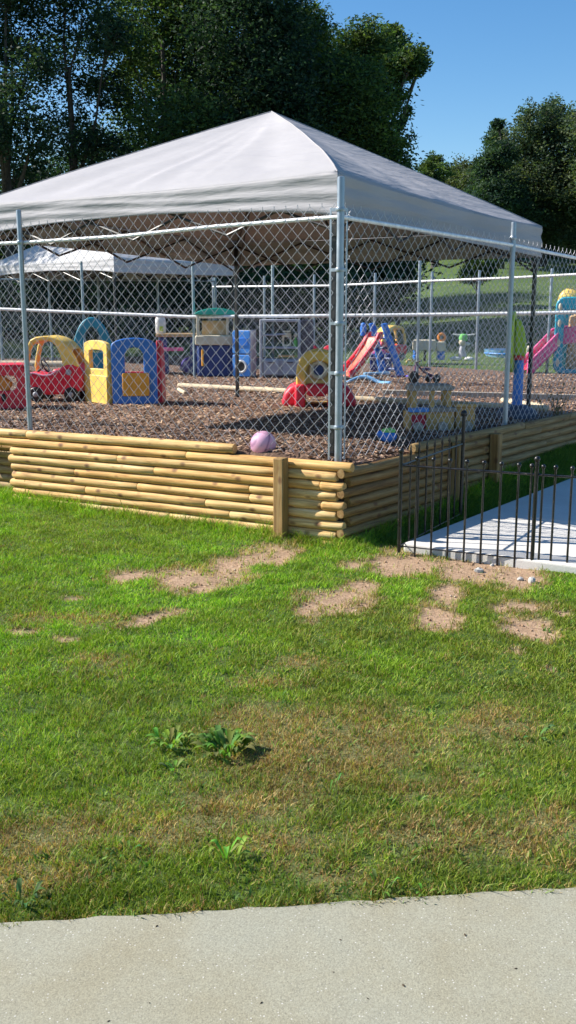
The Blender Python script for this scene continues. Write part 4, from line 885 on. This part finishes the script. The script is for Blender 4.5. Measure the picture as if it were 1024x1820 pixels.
# grey ride-on with green head
t = place('toy_scooter', 'light grey ride-on toy with green head and handlebar', 'ride-on toy', 822, 641)
m = MB(); m.tube([(0, 0, .1), (-.02, 0, .3), (.04, 0, .45)], [.11, .07, .06], 12); m.build('column', pl('grey'), t)
m = MB(); m.ball((-.17, -.05, .05), .12, 12, 8, (1.3, .8, .5)); m.ball((.16, -.08, .05), .11, 12, 8, (1.2, .8, .5)); m.build('foot', pl('white'), t)
m = MB(); m.lathe([(.1, 0), (.115, .06), (.1, .14), (.06, .17)], 14, (0, 0, .5)); m.build('head', pl('leafgreen'), t); m = MB(); m.ball((-.02, -.03, .46), .09, 12, 8); m.build('face', pl('cream'), t)
m = MB(); m.tube([(-.27, 0, .66), (-.1, 0, .64), (.1, 0, .64), (.28, 0, .66)], .018, 8); m.build('handlebar', pl('white'), t); m = MB(); m.ball((.1, 0, .42), .09, 10, 6, (1, 1, .5)); m.build('seat', pl('white'), t)
# wading pool
t = place('wading_pool', 'flat blue wading pool on the grass edge near the back fence', 'pool', 905, 634)
m = MB(); m.lathe([(.62, 0), (.68, .16), (.7, .2), (.66, .2), (.6, .05), (.02, .04)], 32); m.build('basin', pl('paleblue'), t); m = MB(); m.torus((0, 0, .1), .66, .02, 32, 8); m.build('rim', pl('skyblue'), t)
# basketball stand
t = place('basketball_stand', 'toy basketball stand with a lime backboard seen edge on, blue pole and black base', 'toy basketball hoop', 918, 744)
m = MB(); m.lathe([(.23, 0), (.235, .06), (.2, .11), (.1, .15), (.04, .165)], 24, (0, 0, 0), None, 1, .8); m.build('base', pl('slate'), t)
m = MB(); m.lathe([(.058, .15), (.056, .45), (.052, .68)], 16); m.build('pole', pl('blue'), t); m = MB(); m.lathe([(.062, .66), (.065, .68), (.062, .715)], 16); m.build('collar', pl('red'), t)
m = MB(); bo = [(-.02 + .33 * math.cos(2 * math.pi * i / 24), .86 + .34 * math.sin(2 * math.pi * i / 24)) for i in range(24)]; m.prism(bo, -.025, .025, Matrix.Translation((-.085, 0, 0)) @ Matrix.Rotation(R(86), 4, 'Z')); m.build('backboard', pl('lime'), t, bevel=.012)
m = MB(); m.prism([(-.05, .7), (.07, .7), (.075, .82), (.045, .98), (.0, 1.1), (-.06, 1.12)], -.06, .06); m.build('bracket', pl('lime'), t, bevel=.02)
# turquoise climber with pink slide
t = place('play_gym', 'turquoise climbing gym with yellow top and pink slide at the right edge', 'climbing toy', 1004, 664); t.scale = (1.13, 1.13, 1.13)
m = MB(); m.ring(rrect(-.22, 0, .6, 1.36, .16), rrect(-.06, .08, .5, 1.13, .1), -.06, .06); m.build('front_frame', pl('turquoise'), t, bevel=.02)
for z in (.2, .55, .9, 1.18): m = MB(); m.ball((-.14, -.06, z), .06, 12, 8, (.55, .25, 1.2)); m.build('grip_hole', pl('cream'), t)
m = MB(); m.ring(rrect(-.1, 0, .66, 1.2, .16), rrect(.02, .1, .54, .95, .1), .62, .72); m.build('back_frame', pl('turquoise'), t, bevel=.02)
m = MB(); m.prism([(-.0, .05), (.5, .05), (.5, 1.05), (.3, 1.12), (.02, 1.02)], .28, .36); m.build('inner_wall', pl('tan'), t, bevel=.03)
m = MB(); m.ball((.02, .12, 1.3), .22, 16, 10, (1, .5, 1.0)); m.build('top_disc', pl('yellow'), t)
pth = [(-.74, -.1, .1), (-.66, -.06, .14), (-.45, .05, .36), (-.2, .17, .64), (-.1, .22, .68), (.1, .27, .7)]; sv = Vector((.4, -.9, 0)).normalized()
m = MB(); strip(m, pth, .2, sv, .04); m.build('slide', pl('crimson'), t, bevel=.01)
for s in (-1, 1): m = MB(); strip(m, [Vector(q_) + sv * .2 * s + Vector((0, 0, .15)) for q_ in pth], .03, sv, .3); m.build('slide_rail', pl('pink'), t, bevel=.016)
t = place('toy_figure', 'cream lumpy toy sitting behind the pink slide', 'toy', 937, 642); m = MB(); m.ball((0, 0, .14), .13, 12, 8, (1, .8, 1.1)); m.ball((.03, -.02, .3), .09, 12, 8); m.ball((-.06, -.05, .37), .035, 8, 6); m.ball((.11, -.05, .37), .035, 8, 6); m.build('body', pl('cream'), t)
# wooden train in the shade
p = P2(770, 764); t = thing('toy_train', 'wooden play train with a flat roof on posts in the canopy shade', 'wooden train', p, R(8)); S_ = 1.0
m = MB(); m.prism([(-.27, .40), (.14, .40), (.18, .425), (.14, .455), (-.25, .455)], -.14, .14); m.build('roof', M['trainroof'], t, bevel=.006)
for x in (-.23, -.05, .12): m = MB(); m.box((x, -.09, .31), (.045, .045, .19)); m.build('post', M['trainwood'], t, bevel=.004)
for x in (-.23, .12): m = MB(); m.box((x, .08, .31), (.045, .045, .19)); m.build('post', M['trainwood'], t, bevel=.004)
m = MB(); m.box((-.19, -.12, .215), (.19, .1, .04)); m.build('ledge', pl('skyblue'), t, bevel=.006)
m = MB(); m.ring(rrect(-.29, .0, -.09, .2, .01), rrect(-.265, .03, -.115, .17, .01), -.15, -.12); m.box((-.19, .02, .1), (.18, .2, .18)); m.build('cab', M['trainwood'], t, bevel=.004); m = MB(); m.box((-.19, -.118, .1), (.15, .02, .14)); m.build('cab_panel', pl('crimson'), t, bevel=.003)
m = MB(); m.box((.04, -.02, .1), (.26, .24, .19)); m.box((-.08, -.12, .1), (.04, .05, .22)); m.build('wagon', M['trainwood'], t, bevel=.005); m = MB(); m.prism([(-.11, .195), (.2, .195), (.17, .235), (-.08, .235)], -.17, .13); m.build('wagon_roof', M['trainroof'], t, bevel=.005)
m = MB(); m.box((.3, .02, .12), (.2, .22, .23)); m.prism([(.18, .235), (.42, .235), (.4, .265), (.2, .265)], -.12, .16); m.build('tender', M['trainwood'], t, bevel=.006)
for x in (-.2, .05, .3): m = MB(); m.lathe([(.02, -.02), (.05, -.015), (.05, .015), (.02, .02)], 16, (x, -.165, .05), rx); m.build('wheel', M['greytimber'], t)
# small shaded toy
t = place('toy_dinosaur', 'small blue and green toy lying in the canopy shade left of the wooden train', 'toy', 690, 786); m = MB(); m.ball((0, 0, .05), .06, 12, 8, (1.3, .8, .9)); m.ball((-.07, 0, .07), .035, 10, 6); m.build('body', pl('blue'), t); m = MB(); m.ball((.0, 0, .1), .05, 12, 8, (1.3, .7, .6)); m.build('shell', pl('leafgreen'), t)
# pink ball
_k = ray(468, 800); _k = _k.x / _k.y; _y = (.20 + WC.dot(NF)) / (_k * NF.x + NF.y); _b = Vector((_k * _y, _y)); t = Vector((_b.x, _b.y, float(zf(_b.x, _b.y)) - .055)); bk = NT('pink_rubber'); mp = bk.coord(); wv = bk.n('ShaderNodeTexWave', Scale=3.2, Distortion=1.5); bk.l(mp, 'Vector', wv, 'Vector'); rr = bk.ramp(wv, 'Fac', [(.0, (.34, .17, .28)), (.12, (.62, .33, .47)), (1, (.68, .38, .52))]); bk.l(rr, 'Color', bk.b, 'Base Color'); bk.b.inputs['Roughness'].default_value = .5
m = MB(); m.ball((0, 0, 0), .108, 32, 20); o = m.build('ball', bk.m); o.location = (t.x, t.y, t.z + .105); o.rotation_euler = (.5, .3, .4); tag(o, 'pink rubber ball on the mulch just behind the log wall', 'ball')
# dark tricycle
t = place('tricycle', 'dark purple tricycle beside the dividing fence post', 'tricycle', 752, 681, R(35))
for x, y, r_ in ((-.2, 0, .11), (.2, -.12, .08), (.2, .12, .08)): m = MB(); m.torus((x, y, r_), r_ - .02, .02, 18, 6, rx); m.lathe([(.02, -.02), (r_ - .025, -.008), (r_ - .025, .008), (.02, .02)], 14, (x, y, r_), rx); m.build('wheel', pl('black'), t)
m = MB(); m.tube([(-.2, 0, .11), (-.16, 0, .34), (.0, 0, .2), (.2, 0, .12)], .018, 8); m.tube([(.2, -.12, .08), (.2, .12, .08)], .012, 8); m.build('frame', pl('plum'), t); m = MB(); m.tube([(-.14, -.13, .4), (-.16, 0, .36), (-.14, .13, .4)], .013, 8); m.build('handlebar', pl('black'), t); m = MB(); m.ball((.06, 0, .24), .08, 12, 8, (1.2, .9, .35)); m.build('seat', pl('plum'), t)
t = place('sand_toy', 'purple plastic spade lying on the mulch right of the blue ladder', 'toy spade', 712, 672, R(20)); m = MB(); m.tube([(-.2, 0, .03), (.1, 0, .04)], .016, 8); m.build('handle', pl('plum'), t); m = MB(); m.ball((.2, 0, .03), .11, 12, 6, (1.1, .7, .25)); m.build('blade', pl('purple'), t)
t = place('sand_mould', 'small yellow ring toy left of the cream play table', 'toy', 728, 646); m = MB(); arch_strip(m, -.09, .09, .1, .04, -.06, .06); m.build('arc', pl('yellow'), t, bevel=.01)

# ------------------------------------------------------------------ timbers on the mulch
def timber(px0, py0, px1, py1, r, mat, label, square=False, h=None):
    a_, b_ = P2(px0, py0), P2(px1, py1); d = b_ - a_; L = d.length; m = MB()
    if square: m.box((L / 2, 0, h / 2), (L, .09, h))
    else: m.tube([(0, 0, r * .8), (L * .3, 0, r * .8), (L * .7, .004, r * .8), (L, 0, r * .8)], r, 12)
    o = m.build('timber', M[mat], None, bevel=.006); o.location = a_; o.rotation_euler = d.to_track_quat('X', 'Z').to_euler(); tag(o, label, 'timber', 'landscape timbers on the playground mulch')
timber(318, 689, 520, 700, .042, 'timber', 'pale round timber on the mulch left of the yellow crawl tunnel')
timber(598, 712, 800, 722, .042, 'timber', 'pale round timber running right from the crawl tunnel base')
timber(800, 722, 975, 731, .04, 'timber', 'pale round timber behind the basketball stand base')
timber(893, 716, 968, 728, .04, 'timber', 'short pale timber resting beside the basketball pole')
timber(680, 703, 1050, 713, .05, 'greytimber', 'grey square edging board behind the round timbers', True, .085)
timber(-40, 651, 120, 652, .07, 'timber', 'pale timber at the far left in front of the shady trees')
timber(330, 702, 318, 695, .03, 'timber', 'stub of timber lying beside the play cube shadow')

# dry weed by the fence
t = P2(985, 748); m = MB()
for i in range(22):
    a_ = random.random() * 6.28; h = random.uniform(.15, .5); e = Vector((math.cos(a_) * h * .45, math.sin(a_) * h * .3, h)); b = Vector((random.uniform(-.15, .15), random.uniform(-.1, .1), 0)); m.tube([b, b + e * .5 + Vector((0, 0, .03)), b + e], [.004, .003, .0015], 5)
    for k in range(3): c = b + e * random.uniform(.5, 1); m.ball(c, .012, 5, 4, (1.4, .8, .5))
o = m.build('dry_weed', plastic('dry_stem', (.16, .13, .06), .8)); o.location = t; tag(o, 'dry branching weed by the foot of the side fence', 'weed')

# ------------------------------------------------------------------ trees
def crown_leaves(name, blobs, n, size, cols, parent, seed, hollow=.45):
    size = size * .46; n = int(n * 3.4); rg = np.random.default_rng(seed); wts = np.array([b[3] ** 2 for b in blobs]); ci = rg.choice(len(blobs), n, p=wts / wts.sum()); B = np.array(blobs)[ci]
    # leaves gather in sprays
    ns = max(40, n // 26); si = rg.choice(len(blobs), ns, p=wts / wts.sum()); SB = np.array(blobs)[si]; d = rg.normal(size=(ns, 3)); d /= np.linalg.norm(d, axis=1)[:, None]
    rad = (hollow + (1 - hollow) * rg.random(ns) ** .6) * (1 + .22 * rg.normal(size=ns)); sc_ = SB[:, :3] + d * (SB[:, 3] * rad)[:, None] * np.array((1, 1, .85)); scol = np.array(cols)[rg.integers(0, len(cols), ns)] * (.65 + .7 * rg.random((ns, 1)))
    k = rg.integers(0, ns, n); sp = SB[k, 3] * .17 + .03; c = sc_[k] + rg.normal(size=(n, 3)) * sp[:, None] * np.array((1, 1, .55))
    a = rg.normal(size=(n, 3)); a[:, 2] *= .6; a /= np.linalg.norm(a, axis=1)[:, None]; b = rg.normal(size=(n, 3)); b -= a * (a * b).sum(1)[:, None]; b /= np.linalg.norm(b, axis=1)[:, None]
    L = size * (.6 + .8 * rg.random(n)); a *= L[:, None]; b *= (L * .42)[:, None]
    vs = np.stack([c - a, c + b - a * .1, c + a, c - b - a * .1], 1).reshape(-1, 3) - np.array(parent.location)
    cl = scol[k] * (.75 + .5 * rg.random((n, 1)))
    return np_mesh(name, vs, np.arange(4 * n).reshape(-1, 4), M['leaf'], False, np.repeat(cl, 4, 0), parent)
def tree(px_, Z, blobs_px, label, n=16000, size=.17, cols=None, dep=2.6, tr=.22, group='trees behind the playground', hollow=.45, cat='tree', branches=True):
    cols = cols or [(.028, .062, .016), (.04, .085, .02), (.055, .1, .025), (.02, .045, .014)]
    x0 = at(px_, 545, Z).x; z0 = float(gz(np.array([x0]), np.array([Z]))[0]); t = thing('tree' if cat == 'tree' else 'bush', label, cat, (x0, Z, z0), 0, group)
    blobs = []
    for bx_, by_, br in blobs_px:
        zz = Z + random.uniform(-1, 1) * dep; p = at(bx_, by_, zz); blobs.append((p.x, p.y, p.z, br / F * zz))
    crown_leaves('crown', blobs, n, size, cols, t, int(px_ * 7 + Z * 13) % 9999 + 1, hollow)
    if branches:
        m = MB(); zc_ = np.mean([b[2] for b in blobs]); hgt = zc_ - z0; m.tube([(0, 0, -.3), (.1, 0, hgt * .3), (.05, .1, hgt * .65), (0, 0, hgt)], [tr * 1.25, tr, tr * .75, tr * .45], 10); m.build('trunk', M['bark'], t)
        m = MB()
        for b in blobs:
            e = Vector(b[:3]) - t.location; s = Vector((0, 0, min(e.z * .6, hgt * random.uniform(.45, .85)))); md = s.lerp(e, .5) + Vector((random.uniform(-.3, .3), random.uniform(-.3, .3), random.uniform(.0, .5))); m.tube([s, md, e], [tr * .45, tr * .28, tr * .1], 7)
            for q in range(4): d = Vector((random.gauss(0, 1), random.gauss(0, 1), random.gauss(.2, .7))).normalized() * b[3] * .95; m.tube([md.lerp(e, .6), e + d * .5 + Vector((0, 0, .1)), e + d], [tr * .14, tr * .07, .012], 5)
        m.build('limbs', M['bark'], t)
    return t
dk = [(.026, .058, .038), (.036, .076, .044), (.055, .098, .05), (.018, .042, .032)]
md_ = [(.045, .09, .034), (.065, .12, .038), (.10, .15, .04), (.032, .066, .03)]
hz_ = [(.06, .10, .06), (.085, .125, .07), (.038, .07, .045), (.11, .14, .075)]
lt = [(.065, .10, .05), (.09, .12, .055), (.05, .08, .04), (.11, .125, .06)]
tree(640, 38, [(590, 110, 58), (655, 78, 40), (690, 95, 40), (735, 105, 24), (650, 130, 55), (710, 120, 28), (620, 180, 80), (690, 175, 26), (580, 260, 85), (660, 260, 60), (700, 255, 26), (690, 300, 34), (640, 320, 60), (545, 45, 38), (520, 120, 70), (725, 300, 14), (722, 200, 14), (748, 92, 12), (754, 112, 9), (742, 128, 9), (700, 60, 16), (715, 222, 12)], 'tall tree whose right side stands out against the blue sky behind the canopy roof', 26000, .16, md_)
tree(455, 36, [(430, 60, 95), (480, 150, 90), (400, 170, 90), (440, -60, 95), (495, 45, 48), (390, 260, 80), (500, 270, 80), (530, 190, 60)], 'dark dense tree directly behind the canopy peak', 24000, .16, dk)
tree(300, 35, [(270, 40, 90), (330, 110, 85), (250, 170, 70), (320, 230, 80), (290, -80, 100), (350, 20, 60), (230, 90, 45)], 'leafy tree left of the canopy peak with sunlit sprays', 13500, .16, md_, tr=.12)
tree(140, 34, [(150, 30, 70), (110, 110, 60), (180, 150, 45), (130, 230, 55), (120, -70, 90), (190, 60, 45), (170, 260, 50)], 'thin crowned tree with sky showing through at the upper left', 5600, .15, dk, tr=.13)
tree(20, 33, [(20, 40, 70), (50, 130, 55), (-10, 210, 70), (60, 240, 50), (10, -60, 80), (-60, 100, 80), (30, 310, 50)], 'tree at the left edge with a dark forked trunk', 6600, .15, dk, tr=.2)
tree(-330, 31, [(-330, 60, 110), (-300, 220, 90), (-360, -40, 100)], 'unseen tree added past the left side to shade the back grass', 6000, .2, dk)  # this and the next tree are out of view, added for their shadow
tree(-480, 29, [(-480, 60, 110), (-500, 220, 90), (-450, -40, 100)], 'second unseen tree added farther left to shade the back grass', 6000, .2, dk)
tree(-160, 34, [(-150, 60, 110), (-170, 200, 90), (-120, -60, 100)], 'tree just past the left edge of the photo', 8000, .18, dk)
tree(230, 43, [(210, 290, 70), (130, 310, 70), (290, 300, 70), (50, 340, 70), (370, 300, 80)], 'low spreading tree behind the thin crowned tree', 6500, .2, dk, dep=3)
tree(560, 45, [(560, 330, 90), (480, 330, 90), (640, 350, 60), (420, 350, 80)], 'low dark tree filling the gap under the tall trees', 14000, .2, dk, dep=3)
# understorey and far wood, one mass
def woods():
    bl = []
    for i in range(64):
        px_ = -260 + i * 15.5; zz = random.uniform(40, 50); y_ = random.uniform(395, 545); p = at(px_ + random.uniform(-10, 10), y_, zz); bl.append((p.x, p.y, p.z, random.uniform(1.2, 2.4)))
    for i in range(70):
        px_ = -260 + i * 13.5; zz = random.uniform(31, 38); y_ = random.uniform(515, 562); p = at(px_, y_, zz); bl.append((p.x, p.y, p.z, random.uniform(.7, 1.5)))
    for i in range(40):
        px_ = 700 + i * 16; zz = random.uniform(84, 100); p = at(px_, random.uniform(360, 455), zz); bl.append((p.x, p.y, p.z, random.uniform(2.0, 3.6)))
    o = bpy.data.objects.new('far_woods', None); o.location = (0, 0, 0)
    c = crown_leaves('far_woods', bl, 75000, .26, dk, o, 5, .3); c.parent = None; bpy.data.objects.remove(o); return c
tag(woods(), 'dense dark undergrowth and far wood behind the trees', 'woods', kind='stuff')
# right-hand group on the hill
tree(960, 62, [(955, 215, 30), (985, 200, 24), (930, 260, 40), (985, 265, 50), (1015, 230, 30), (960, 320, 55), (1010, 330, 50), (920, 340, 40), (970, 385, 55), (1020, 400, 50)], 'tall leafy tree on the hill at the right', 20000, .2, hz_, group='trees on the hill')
tree(885, 60, [(885, 222, 10), (882, 245, 18), (890, 275, 26), (870, 300, 26), (900, 315, 34), (885, 350, 40), (905, 390, 44), (860, 345, 26)], 'pointed dark tree left of the tall leafy tree on the hill', 13000, .19, dk, group='trees on the hill')
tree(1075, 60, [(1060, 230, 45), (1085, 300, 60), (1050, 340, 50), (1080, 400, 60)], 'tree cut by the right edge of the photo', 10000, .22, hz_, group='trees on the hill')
tree(830, 70, [(825, 310, 28), (850, 330, 36), (810, 340, 34), (870, 375, 40), (830, 380, 44), (790, 360, 30)], 'pale olive bushy tree left of the pointed dark tree', 11000, .22, lt, group='trees on the hill')
tree(770, 66, [(772, 285, 14), (760, 300, 16), (785, 305, 16), (765, 325, 22), (755, 350, 26), (780, 360, 26)], 'small thin tree rising just above the canopy roof edge', 4500, .18, md_, group='trees on the hill', hollow=.2)
tree(845, 40, [(850, 480, 22), (865, 470, 20), (838, 490, 16)], 'bush at the foot of the hill seen below the canopy edge', 3500, .12, md_, dep=.6, tr=.06, group='bushes on the hill', cat='bush')
tree(705, 36, [(700, 470, 38), (720, 500, 24), (680, 500, 30), (660, 470, 40)], 'dark bush at the left end of the sunlit grass slope', 5000, .13, dk, dep=1, tr=.08, group='bushes on the hill', cat='bush')
for i, (px_, Z, lb) in enumerate(((790, 72, 'far dark bush at the top of the grass slope under the canopy edge'), (960, 72, 'far dark bush at the top of the slope right of the fence post'), (1040, 66, 'far dark bush at the right edge of the slope'), (880, 74, 'far dark bush in the middle of the hilltop'))):
    tree(px_, Z, [(px_ + random.uniform(-40, 40), 448 + random.uniform(-14, 8), random.uniform(20, 34)) for _ in range(6)], lb, 5000, .2, dk, dep=1.5, tr=.1, group='bushes on the hill', cat='bush')
# house roof and parked car far right
hp = at(1030, 448, 90); h = thing('house', 'distant house with a brown roof half hidden by the trees at the right edge', 'house', (hp.x, hp.y, hp.z - 1.5), R(12))
m = MB(); m.box((0, 0, 1.4), (7, 5, 2.8)); m.build('wall', plastic('house_wall', (.42, .36, .3), .8), h); m = MB(); m.prism([(-4, 2.7), (4, 2.7), (0, 4.4)], -3, 3); m.build('roof', plastic('brown_shingles', (.2, .12, .08), .85), h)
for x in (-2, 1.2): m = MB(); m.box((x, -2.55, 1.5), (1.1, .1, 1.2)); f_ = m.build('window', pl('white'), h); m = MB(); m.box((x, -2.61, 1.5), (.9, .04, 1.0)); m.build('pane', pl('slate'), f_)
cp_ = at(1010, 452, 78); t = thing('parked_car', 'white parked car on the hill glimpsed under the trees at the right edge', 'car', (cp_.x, cp_.y, cp_.z - .4), R(-8))
m = MB(); m.prism([(-2.1, .3), (2.1, .3), (2.15, .7), (1.5, .85), (.9, .95), (.5, 1.42), (-1.2, 1.45), (-1.8, .95), (-2.15, .85)], -.85, .85); m.build('body', pl('white'), t, bevel=.08); m = MB(); m.prism([(-1.6, .98), (.8, .96), (.42, 1.36), (-1.15, 1.38)], -.87, .87); m.build('window', pl('slate'), t)
for x in (-1.3, 1.3):
    for y in (-.8, .8): m = MB(); m.lathe([(.12, -.1), (.3, -.1), (.33, -.05), (.33, .05), (.3, .1), (.12, .1)], 16, (x, y, .33), rx); m.build('wheel', pl('black'), t)
